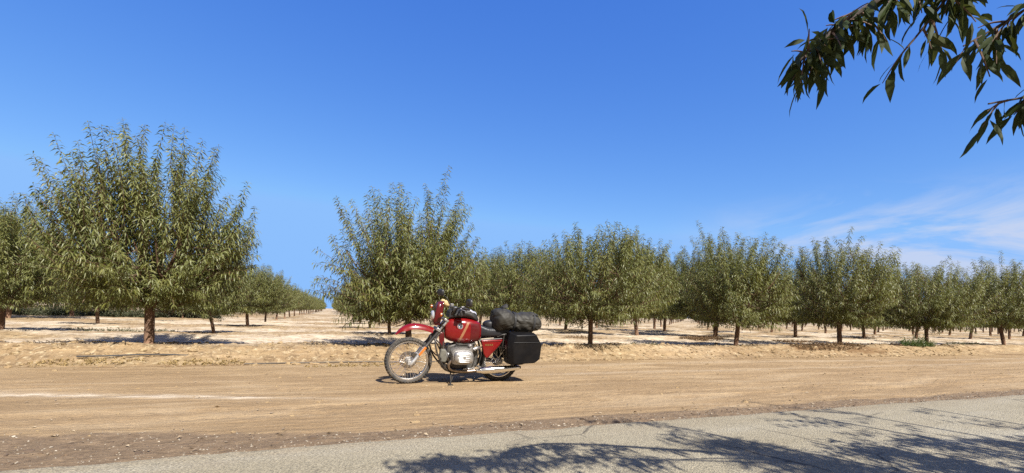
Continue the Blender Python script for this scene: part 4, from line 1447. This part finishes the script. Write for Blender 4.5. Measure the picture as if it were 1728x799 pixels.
def mirror(pole, c, sx, sz, ry):
    mm = MB()
    mm.tube(spline(pole, 4), .006, 8)
    P_ = mm.build('mirror', M_BLACK, BIKE, 40)
    hd = MB()
    rings = []
    for d, k in ((-.022, .55), (-.018, .85), (0, 1.0), (.014, 1.0), (.016, .9)):
        rings.append([Vector(c) + Matrix.Rotation(ry, 3, 'Z') @ Vector((d, sx * k * abs(math.cos(2 * PI * j / 20)) ** .6 * (1 if math.cos(2 * PI * j / 20) >= 0 else -1),
                      sz * k * abs(math.sin(2 * PI * j / 20)) ** .6 * (1 if math.sin(2 * PI * j / 20) >= 0 else -1))) for j in range(20)])
    hd.loft(rings, True)
    hd.build('mirror_head', M_BLACK, P_, 50)
    gl = MB()
    gl.loft([[Vector(c) + Matrix.Rotation(ry, 3, 'Z') @ Vector((.0175, sx * .82 * math.cos(2 * PI * j / 20), sz * .82 * math.sin(2 * PI * j / 20))) for j in range(20)],
             [Vector(c) + Matrix.Rotation(ry, 3, 'Z') @ Vector((.0185, sx * .80 * math.cos(2 * PI * j / 20), sz * .80 * math.sin(2 * PI * j / 20))) for j in range(20)]], True)
    gl.build('mirror_glass', M_CHROME, P_, 40)
mirror([B(.69, -.30, 1.19), B(.63, -.34, 1.30), B(.555, -.38, 1.36)], B(.53, -.39, 1.385), .075, .055, R(28))
mirror([B(.735, .29, 1.19), B(.76, .32, 1.22), B(.79, .36, 1.25)], B(.80, .37, 1.275), .078, .058, R(12))

# tank
def sup(v, p):
    return abs(v) ** (2 / p) * (1 if v >= 0 else -1)
TK = [(.510, .745, .935, .085), (.520, .705, .965, .120), (.60, .660, 1.010, .152), (.70, .636, 1.028, .170), (.82, .615, 1.032, .178), (.93, .625, 1.018, .176), (1.03, .650, .985, .162), (1.08, .672, .955, .142), (1.097, .70, .92, .110)]
def tank_sec(a):
    for (a0, *p0), (a1, *p1) in zip(TK[:-1], TK[1:]):
        if a <= a1:
            t = (a - a0) / (a1 - a0)
            return [x + (y - x) * t for x, y in zip(p0, p1)]
    return TK[-1][1:]
def tank_w(a, z):
    zb, zt, hw = tank_sec(a)
    q = max(-1, min(1, (z - (zb + zt) / 2) / ((zt - zb) / 2)))
    return hw * max(0, 1 - abs(q) ** 3.1) ** (1 / 3.1)
tk = MB()
rings = []
for a in np.linspace(.515, 1.095, 26):
    zb, zt, hw = tank_sec(float(a))
    rings.append([Vector(B(float(a), hw * sup(math.cos(2 * PI * j / 36), 3.1), (zb + zt) / 2 + (zt - zb) / 2 * sup(math.sin(2 * PI * j / 36), 3.1))) for j in range(36)])
tk.loft(rings, True)
TANK = tk.build('fuel_tank', M_RED, BIKE, 60)
sm_ = TANK.modifiers.new('smooth', 'SMOOTH')
sm_.factor = .5
sm_.iterations = 3
def tank_patch(name, quad, mat, off, nu=14, nw=6, parent=None):
    """a decal-thin painted band that follows the tank's flank; quad: 4 (a, z) corners"""
    P0, P1, P2, P3 = [Vector((*q, 0)) for q in quad]
    pb = MB()
    vs, fs = [], []
    for lay in (off, -.004):
        for i in range(nu + 1):
            for j in range(nw + 1):
                s_, t_ = i / nu, j / nw
                q = (P0 * (1 - s_) + P1 * s_) * (1 - t_) + (P3 * (1 - s_) + P2 * s_) * t_
                vs.append(B(q.x, tank_w(q.x, q.y) + lay, q.y))
    n0 = (nu + 1) * (nw + 1)
    for lay in (0, n0):
        for i in range(nu):
            for j in range(nw):
                k = lay + i * (nw + 1) + j
                fs.append((k, k + 1, k + nw + 2, k + nw + 1))
    pb.add(vs, fs)
    return pb.build(name, mat, parent or TANK, 60)
tank_patch('tank_stripe', [(.705, .665), (.845, .965), (.885, .965), (.742, .655)], M_GOLD, .0035)
tank_patch('knee_panel', [(.905, .645), (.905, .95), (1.055, .94), (1.06, .70)], M_RED2, .0030)
# emblem: white rim, dark ring, quartered white and blue disc
ea, ez, er = .735, .905, .040
ew = tank_w(ea, ez) + .004
nrm_dz = (tank_w(ea, ez + .02) - tank_w(ea, ez - .02)) / .04
nrm_da = (tank_w(ea + .02, ez) - tank_w(ea - .02, ez)) / .04
def disc(r0, r1, lift, a0, a1, mat, name, parent, n=28):
    db = MB()
    top, bot = [], []
    for rr in ((r0, r1) if r0 > 0 else (0.0001, r1)):
        top.append([]); bot.append([])
        for j in range(n + 1):
            th = a0 + (a1 - a0) * j / n
            da, dz = rr * math.cos(th), rr * math.sin(th)
            wv = ew + nrm_da * da + nrm_dz * dz
            top[-1].append(B(ea + da, wv + lift, ez + dz))
            bot[-1].append(B(ea + da, wv - .003, ez + dz))
    db.loft([bot[0], top[0], top[1], bot[1]], False, 0, closed=False)
    return db.build(name, mat, parent, 30)
EM = disc(0, er, .000, 0, 2 * PI, M_WHITE, 'emblem', TANK)
# emblem is a part of the tank: its inner pieces share its mesh level
ring_ = disc(er * .62, er * .90, .0012, 0, 2 * PI, M_BLACK, 'emblem_ring', TANK)
for q in (0, 1):
    disc(0, er * .58, .0014, PI / 2 + q * PI, PI + q * PI, M_BLUE, 'emblem_quarter', TANK)
# red panel below the tank nose and the dark frame tubes
fp = MB()
fp.prism([(.425, .80), (.50, .80), (.525, .60), (.475, .55), (.44, .62)], -.105, -.070)
fp.build('frame_panel', M_RED2, BIKE, 40, bevel=.012)
fr = MB()
for s in (1, -1):
    fr.tube(spline([B(.50, .04 * s, .92), B(.50, .10 * s, .60), B(.54, .13 * s, .28), B(.70, .13 * s, .19), B(1.05, .13 * s, .20), B(1.16, .12 * s, .36), B(1.13, .11 * s, .60), B(1.05, .08 * s, .74)], 5), .016, 10)
    fr.tube(spline([B(1.08, .11 * s, .68), B(1.30, .12 * s, .70), B(1.62, .12 * s, .72)], 4), .013, 8)
    fr.tube(spline([B(1.15, .11 * s, .42), B(1.33, .12 * s, .58), B(1.52, .12 * s, .70)], 4), .012, 8)
fr.tube([B(.515, 0, .92), B(1.05, 0, .82)], .022, 10)
fr.build('frame', M_FRAME, BIKE, 40)

# crash bars, pouch and skid plate
for s in (1, -1):
    cb = MB()
    cb.tube(spline([B(.47, .06 * s, .80), B(.37, .20 * s, .73), B(.345, .25 * s, .64), B(.40, .27 * s, .44), B(.50, .24 * s, .29), B(.60, .15 * s, .20)], 6), .013, 10)
    cb.tube(spline([B(.36, .24 * s, .70), B(.44, .20 * s, .62), B(.50, .12 * s, .50)], 4), .010, 8)
    cb.tube(spline([B(.39, .27 * s, .47), B(.46, .20 * s, .40), B(.54, .13 * s, .36)], 4), .010, 8)
    cb.build('crash_bar', M_FRAME, BIKE, 40)
po = MB()
po.prism([(.445, .56), (.525, .55), (.545, .40), (.52, .345), (.44, .36), (.425, .46)], -.215, -.130, 0, 0)
po.build('pouch', M_OLIVEBAG, BIKE, 60, bevel=.022, seg=3)
sk = MB()
sk.prism([(.475, .33), (.53, .215), (.66, .165), (.92, .160), (.92, .185), (.68, .205), (.55, .25), (.50, .34)], -.13, .13)
sk.build('skid_plate', M_FRAME, BIKE, 40, bevel=.006)

# engine: dark block, finned cylinders, bright covers, carburettors
en = MB()
en.prism([(.56, .58), (.60, .30), (.66, .23), (.98, .22), (1.06, .30), (1.06, .52), (.98, .60), (.70, .62)], -.10, .10)
en.prism([(.70, .66), (.70, .60), (.98, .58), (1.02, .64)], -.11, .11)
ENG = en.build('engine', M_DARKCAST, BIKE, 40, bevel=.015)
fcov = MB()
fcov.lathe(B(.595, 0, .42), [(.0, -.10), (.08, -.09), (.11, -.05), (.12, .02)], 24, axis='x')
fcov.build('front_cover', M_CAST, ENG, 40)
for s in (1, -1):
    cy2 = MB()
    for i in range(9):
        w = .145 + .017 * i
        k = 1 - .012 * abs(i - 4)
        hw, hh_ = .165 * k, .132 * k
        ring = lambda wv, kk: [Vector(B(.755 + hw * kk * sup(math.cos(2 * PI * j / 28), 4), s * wv, .455 + hh_ * kk * sup(math.sin(2 * PI * j / 28), 4))) for j in range(28)]
        cy2.loft([ring(w, 1), ring(w + .006, 1)], True)
    cy2.lathe(B(.755, s * .20, .455), [(.075, -.07 * 1), (.075, .10)], 20)
    CY = cy2.build('cylinder', M_CAST, BIKE, 35)
    vc = MB()
    def vring(wv, kx, kz, p=3.4):
        return [Vector(B(.765 + .150 * kx * sup(math.cos(2 * PI * j / 36), p) - .012 * math.sin(2 * PI * j / 36), s * wv, .450 + .098 * kz * sup(math.sin(2 * PI * j / 36), p))) for j in range(36)]
    vc.loft([vring(.300, 1.06, 1.06), vring(.318, 1.06, 1.06), vring(.320, .98, .98), vring(.350, .97, .96), vring(.372, .90, .86), vring(.384, .74, .68), vring(.388, .5, .42)], True)
    for i in range(5):                              # cooling ribs on the cover
        z = .450 + (i - 2) * .030
        L = .115 - .012 * abs(i - 2)
        vc.tube([B(.765 - L, s * .374, z + .004), B(.765 - L * .6, s * .388, z), B(.765 + L * .6, s * .388, z - .004), B(.765 + L, s * .374, z - .006)], .007, 6)
    vc.lathe(B(.765, s * .392, .45), [(.0, .012 * -s), (.016, .010 * -s), (.020, 0)], 14)
    vc.build('valve_cover', M_COVER, CY, 40)
    ca2 = MB()
    ca2.lathe(B(.90, s * .225, .555), [(.0, -.06), (.030, -.055), (.044, -.03), (.044, .02), (.030, .028), (.030, .06), (.0, .062)], 20, axis='z')
    ca2.tube([B(.84, s * .22, .54), B(.80, s * .22, .50)], .026, 12)
    ca2.tube(spline([B(.94, s * .22, .55), B(1.01, s * .20, .57), B(1.06, s * .14, .56)], 4), [.030] * 9, 12)
    ca2.lathe(B(.885, s * .235, .625), [(.0, .02), (.034, .014), (.040, -.01), (.03, -.03)], 18, axis='z')
    ca2.build('carburettor', M_CAST, BIKE, 40)
    hp = MB()
    hp.tube(spline([B(.66, s * .235, .42), B(.60, s * .24, .385), B(.565, s * .225, .31), B(.62, s * .19, .235), B(.80, s * .17, .205), B(1.04, s * .185, .215)], 6), .021, 12)
    hp.build('exhaust_pipe', simple('burnt_steel', (.30, .25, .21), .38, metal=.9, var=.35, dust=.25), BIKE, 40)
hs_ = MB()
for k, (p0, p1, p2) in enumerate((((.70, .12, .64), (.66, .20, .57), (.70, .27, .53)), ((.98, .14, .66), (1.03, .23, .53), (.99, .25, .40)), ((1.02, .12, .60), (1.08, .20, .50), (1.05, .21, .34)), ((.58, .10, .62), (.55, .16, .50), (.60, .18, .38)))):
    hs_.tube(spline([B(*p0), B(*p1), B(*p2)], 5), .007, 6)
hs_.build('cables', M_BLACK, BIKE, 40)
# foot controls
ft = MB()
ft.tube([B(1.03, .14, .285), B(1.035, .28, .285)], .012, 8)
ft.box(B(1.035, .25, .292), (.04, .09, .018))
ft.tube(spline([B(.99, .17, .27), B(.90, .20, .245), B(.82, .22, .255)], 4), .007, 8)
ft.tube([B(.82, .21, .258), B(.82, .265, .262)], .010, 8)
ft.build('footpeg', M_CAST, BIKE, 40)
# low cast plate and linkage under the gearbox
gb = MB()
gb.prism([(.82, .255), (1.0, .245), (1.04, .205), (.88, .195), (.80, .215)], -.165, -.135)
gb.build('gearbox_cover', M_CAST, BIKE, 40, bevel=.008)
# side stand
ss = MB()
ss.tube(spline([B(.62, .13, .215), B(.615, .20, .12), B(.60, .268, .022)], 4), .011, 8)
ss.box(B(.60, .272, .020), (.075, .045, .012))
ss.tube(spline([B(.70, .14, .23), B(.66, .17, .15), B(.625, .22, .07)], 4), .006, 6)
ss.build('side_stand', M_FRAME, BIKE, 40)

# exhaust silencer
mu = MB()
mp_ = [Vector(B(1.02, .190, .212)), Vector(B(1.07, .195, .216)), Vector(B(1.12, .20, .220)), Vector(B(1.25, .205, .226)), Vector(B(1.50, .215, .243)), Vector(B(1.66, .22, .256)), Vector(B(1.72, .222, .261))]
mu.tube(mp_, [.026, .038, .052, .058, .050, .040, .034], 22)
MU = mu.build('silencer', M_CHROME, BIKE, 50)
sh = MB()
sh.tube([Vector(B(1.715, .222, .261)), Vector(B(1.745, .223, .263))], [.024, .024], 14)
sh.build('outlet', M_FRAME, MU, 40)

# rear end: swing arm, drive housing, shock, inner fender, tail lamp, rack
sw = MB()
sw.tube([B(1.12, -.10, .335), B(1.45, -.10, .325)], .034, 12)
sw.lathe(B(1.45, -.10, .325), [(.0, -.04), (.075, -.035), (.09, 0), (.08, .05), (.0, .055)], 22)
sw.tube([B(1.42, -.13, .36), B(1.40, -.13, .66)], .030, 12)
sw.build('swing_arm', M_FRAME, BIKE, 40)
rfm = MB()
rings = []
for i in range(15):
    th = R(20 + 125 * i / 14)
    rr = .375
    c_ = Vector(B(1.45, 0, .335))
    rings.append([c_ + Vector((rr * math.cos(th), q * .085, rr * math.sin(th) - .04 * q * q)) for q in (-1, -.6, 0, .6, 1)] + [c_ + Vector(((rr - .006) * math.cos(th), q * .08, (rr - .006) * math.sin(th) - .04 * q * q)) for q in (1, .6, 0, -.6, -1)])
rfm.loft(rings, True)
rfm.build('rear_fender', M_BLACK, BIKE, 50)
ig = MB()
ig.prism([(1.17, .66), (1.17, .44), (1.24, .36), (1.30, .50), (1.40, .60), (1.46, .68)], -.07, .07)
ig.build('inner_fender', M_FRAME, BIKE, 40, bevel=.01)
tl_ = MB()
tl_.box(B(1.74, -.02, .64), (.05, .15, .09))
tl_.build('tail_light', simple('tail_lens', (.45, .01, .01), .2, coat=.6), BIKE, 40, bevel=.012)
rk = MB()
for s in (1, -1):
    rk.tube(spline([B(1.36, .13 * s, .74), B(1.50, .15 * s, .79), B(1.90, .15 * s, .80)], 4), .009, 8)
for a in (1.52, 1.66, 1.80, 1.90):
    rk.tube([B(a, -.15, .797), B(a, .15, .797)], .008, 8)
for s in (1, -1):
    rk.tube(spline([B(1.46, .16 * s, .78), B(1.44, .19 * s, .55), B(1.52, .19 * s, .33), B(1.85, .19 * s, .33), B(1.93, .19 * s, .60), B(1.88, .16 * s, .79)], 4), .009, 8)
rk.build('luggage_rack', M_FRAME, BIKE, 40)

# side cover and its relief
sc_ = MB()
SCP = [(1.085, .690), (1.455, .700), (1.40, .605), (1.215, .405), (1.175, .400), (1.13, .475)]
sc_.prism(SCP, -.125, -.158, 0, .05)
SC = sc_.build('side_cover', M_RED, BIKE, 40, bevel=.012, seg=3)
rl = MB()
def rib(p, q, r=.007, w=.160):
    rl.tube([B(p[0], w, p[1]), B(q[0], w, q[1])], r, 8)
rib((1.115, .672), (1.415, .680)); rib((1.36, .660), (1.215, .435)); rib((1.395, .640), (1.29, .52), .005)
rl.build('cover_rib', M_RED, SC, 40)
bd = MB()
for i in range(4):
    bd.box(B(1.165 + .034 * i, .1610, .615), (.022, .004, .026 + .004 * (i % 2)))
bd.build('cover_badge', simple('gold_badge', (.15, .075, .02), .4, var=.3), SC, 40)

# seat
se_ = MB()
rings = []
for i, a in enumerate(np.linspace(1.03, 1.56, 40)):
    a = float(a)
    t = (a - 1.03) / .53
    zt = .935 - .055 * sstep(.0, .40, t) + .030 * sstep(.7, 1.0, t)
    zb = .715 + .015 * math.sin(t * PI)
    hw = (.105 + .045 * sstep(0, .35, t)) * (1 - .25 * sstep(.93, 1, t))
    pl = .004 * math.cos(2 * PI * (a - .02) / .034) * sstep(.15, .25, t)
    rings.append([Vector(B(a, (hw + pl * .6) * sup(math.cos(2 * PI * j / 28), 3.6), (zb + zt) / 2 + ((zt - zb) / 2 + pl) * sup(math.sin(2 * PI * j / 28), 3.6))) for j in range(28)])
se_.loft(rings, True)
SEAT = se_.build('seat', M_VINYL, BIKE, 60)
hp_ = MB()
rings = []
for i in range(9):
    t = i / 8
    k = math.sin(PI * (.06 + .88 * t)) ** .5
    rings.append([Vector(B(1.16 + .20 * t, -.02 + .10 * k * sup(math.cos(2 * PI * j / 18), 3), 0.915 + .075 * k * sup(math.sin(2 * PI * j / 18), 3))) for j in range(18)])
hp_.loft(rings, True)
hp_.build('seat_hump', M_VINYL, SEAT, 60)

# hard side cases
for s in (1, -1):
    pc = MB()
    out = [(1.545, .350), (1.90, .365), (1.985, .425), (2.005, .655), (1.905, .815), (1.575, .800), (1.525, .655)]
    inn = [(1.47, .345), (1.90, .345), (1.995, .42), (2.01, .66), (1.90, .835), (1.49, .835), (1.455, .70)]
    pc.loft([[Vector(B(a, s * .195, z)) for a, z in inn], [Vector(B(a, s * .335, z)) for a, z in inn],
             [Vector(B(a, s * .425, z)) for a, z in out]], True)
    PC = pc.build('side_case', M_SATIN, BIKE, 40, bevel=.013, seg=3)
    ld = MB()
    seam = [(1.528, .688), (2.0, .682)]
    ld.tube([B(1.535, s * .428, .690), B(1.77, s * .431, .692), B(1.992, s * .428, .688)], .0045, 6)
    ld.tube([B(1.548, s * .4275, .69), B(1.582, s * .4275, .795)], .0045, 6)
    ld.build('lid_edge', M_SATIN, PC, 40)
    lt = MB()
    lt.box(B(1.468, s * .26, .60), (.022, .05, .07))
    lt.build('latch', M_CAST, PC, 40, bevel=.005)

# ------------------------------------------------------------------ luggage tied on the motorcycle
def on_bike(name, label, cat):
    o = bpy.data.objects.new(name, None)
    COL.objects.link(o)
    o.location = BIKE_LOC
    o.rotation_euler = BIKE.rotation_euler
    return tag(o, label, cat)


def soft_bag(name, secs, mat, parent, n=34, seed=3, fold=.012, per=5):
    """a lumpy lofted bag; secs: (a, w, z, half width, half height)"""
    S = spline([(a, w, z) for a, w, z, _, _ in secs], per)
    HW = spline([(hw, hh, 0) for *_, hw, hh in secs], per)
    rings = []
    for i, (p, q) in enumerate(zip(S, HW)):
        ring = []
        for j in range(n):
            th = 2 * PI * j / n
            k = 1 + fold / .15 * (.5 - 1.2 * abs(float(fbm(p.x * 6 + .8 * math.sin(th), 1.2 * math.cos(th) + 1.2 * math.sin(th) + p.x * 5, seed, 2, .45))) - .22 * abs(float(vnoise(p.x * 20 + 2 * math.cos(th), 3 * math.sin(th) - p.x * 16, seed + 9))))
            ring.append(Vector(B(p.x, p.y + q.x * k * sup(math.cos(th), 2.4), p.z + q.y * k * sup(math.sin(th), 2.4))))
        rings.append(ring)
    mb = MB()
    mb.loft(rings, True)
    return mb.build(name, mat, parent, 60)


DUF = on_bike('duffel_bag', 'dark grey cloth duffel bag strapped lengthwise across the rear rack above the side case', 'duffel bag')
soft_bag('bag_body', [(1.275, .02, 1.00, .03, .05), (1.29, .03, 1.005, .12, .14), (1.35, .05, 1.01, .20, .165), (1.45, .05, 1.015, .22, .176), (1.545, .05, 1.005, .21, .162), (1.60, .05, .985, .19, .135),
                      (1.66, .05, .98, .205, .150), (1.78, .05, .975, .215, .158), (1.90, .05, .975, .205, .155), (1.97, .05, .97, .175, .135), (2.04, .05, .965, .16, .12), (2.10, .05, .955, .11, .08), (2.125, .05, .95, .03, .03)], M_CLOTH, DUF, 56, 5, .026, 9)
tie = MB()
rings = []
for i in range(8):
    t = i / 7
    k = .055 * (1 - t) ** .6 + .004
    rings.append([Vector(B(1.475 + .035 * t + k * math.cos(2 * PI * j / 12), .06 + k * 1.3 * math.sin(2 * PI * j / 12), 1.205 + .055 * t + .006 * math.sin(3 * j))) for j in range(12)])
tie.loft(rings, True)
tie.build('gathered_end', M_CLOTH, DUF, 60)
fl_ = MB()
rings = []
for i in range(8):
    t = i / 7
    k = math.sin(PI * (.1 + .8 * t)) ** .6
    rings.append([Vector(B(1.88 + .17 * t, .06 + .14 * k * math.cos(2 * PI * j / 14), 1.12 - .03 * t + .035 * k * math.sin(2 * PI * j / 14) + .006 * math.sin(2.3 * j + 2 * i))) for j in range(14)])
fl_.loft(rings, True)
fl_.build('rolled_flap', M_CLOTH, DUF, 60)
for a, hw, hh, zc in ((1.605, .200, .145, .985), (1.935, .205, .158, .972)):
    st_ = MB()
    ringsA = []
    for j in range(36):
        th = 2 * PI * j / 36
        ctr = Vector(B(a + .02 * math.sin(th), .05 + (hw + .010) * sup(math.cos(th), 2.4), zc + (hh + .010) * sup(math.sin(th), 2.4)))
        ctr2 = Vector(B(a + .02 * math.sin(th), .05 + (hw + .002) * sup(math.cos(th), 2.4), zc + (hh + .002) * sup(math.sin(th), 2.4)))
        ringsA.append([ctr + Vector((-.016, 0, 0)), ctr + Vector((.016, 0, 0)), ctr2 + Vector((.016, 0, 0)), ctr2 + Vector((-.016, 0, 0))])
    ringsA.append(ringsA[0])
    st_.loft(ringsA, False)
    st_.build('strap', M_STRAP, DUF, 40)

TB = on_bike('tank_bag', 'black tank bag with glossy clear map pocket sitting on the red tank', 'bag')
soft_bag('bag_body', [(.595, 0, 1.035, .03, .02), (.62, 0, 1.055, .10, .05), (.72, 0, 1.085, .135, .065), (.82, 0, 1.095, .145, .068), (.92, 0, 1.075, .145, .066), (1.0, 0, 1.035, .125, .058), (1.045, 0, 1.0, .07, .035), (1.055, 0, .995, .02, .01)],
         simple('tank_bag_cloth', (.018, .018, .018), .6, var=.3, dust=.08, bmp=.3), TB, 34, 21, .012, 6)
mpk = MB()
vs, fs = [], []
for lay in (0, -.006):
    for i in range(9):
        for j in range(9):
            a, w = .83 + .17 * i / 8, -.11 + .235 * j / 8
            z = 1.172 - .055 * (i / 8) ** 1.6 - .028 * ((j - 4) / 4) ** 4 + .006 * math.sin(i * 1.9 + j) + lay
            vs.append(B(a, w, z))
for lay in (0, 81):
    for i in range(8):
        for j in range(8):
            k = lay + i * 9 + j
            fs.append((k, k + 1, k + 10, k + 9))
mpk.add(vs, fs)
mpk.build('map_pocket', M_MAP, TB, 60)
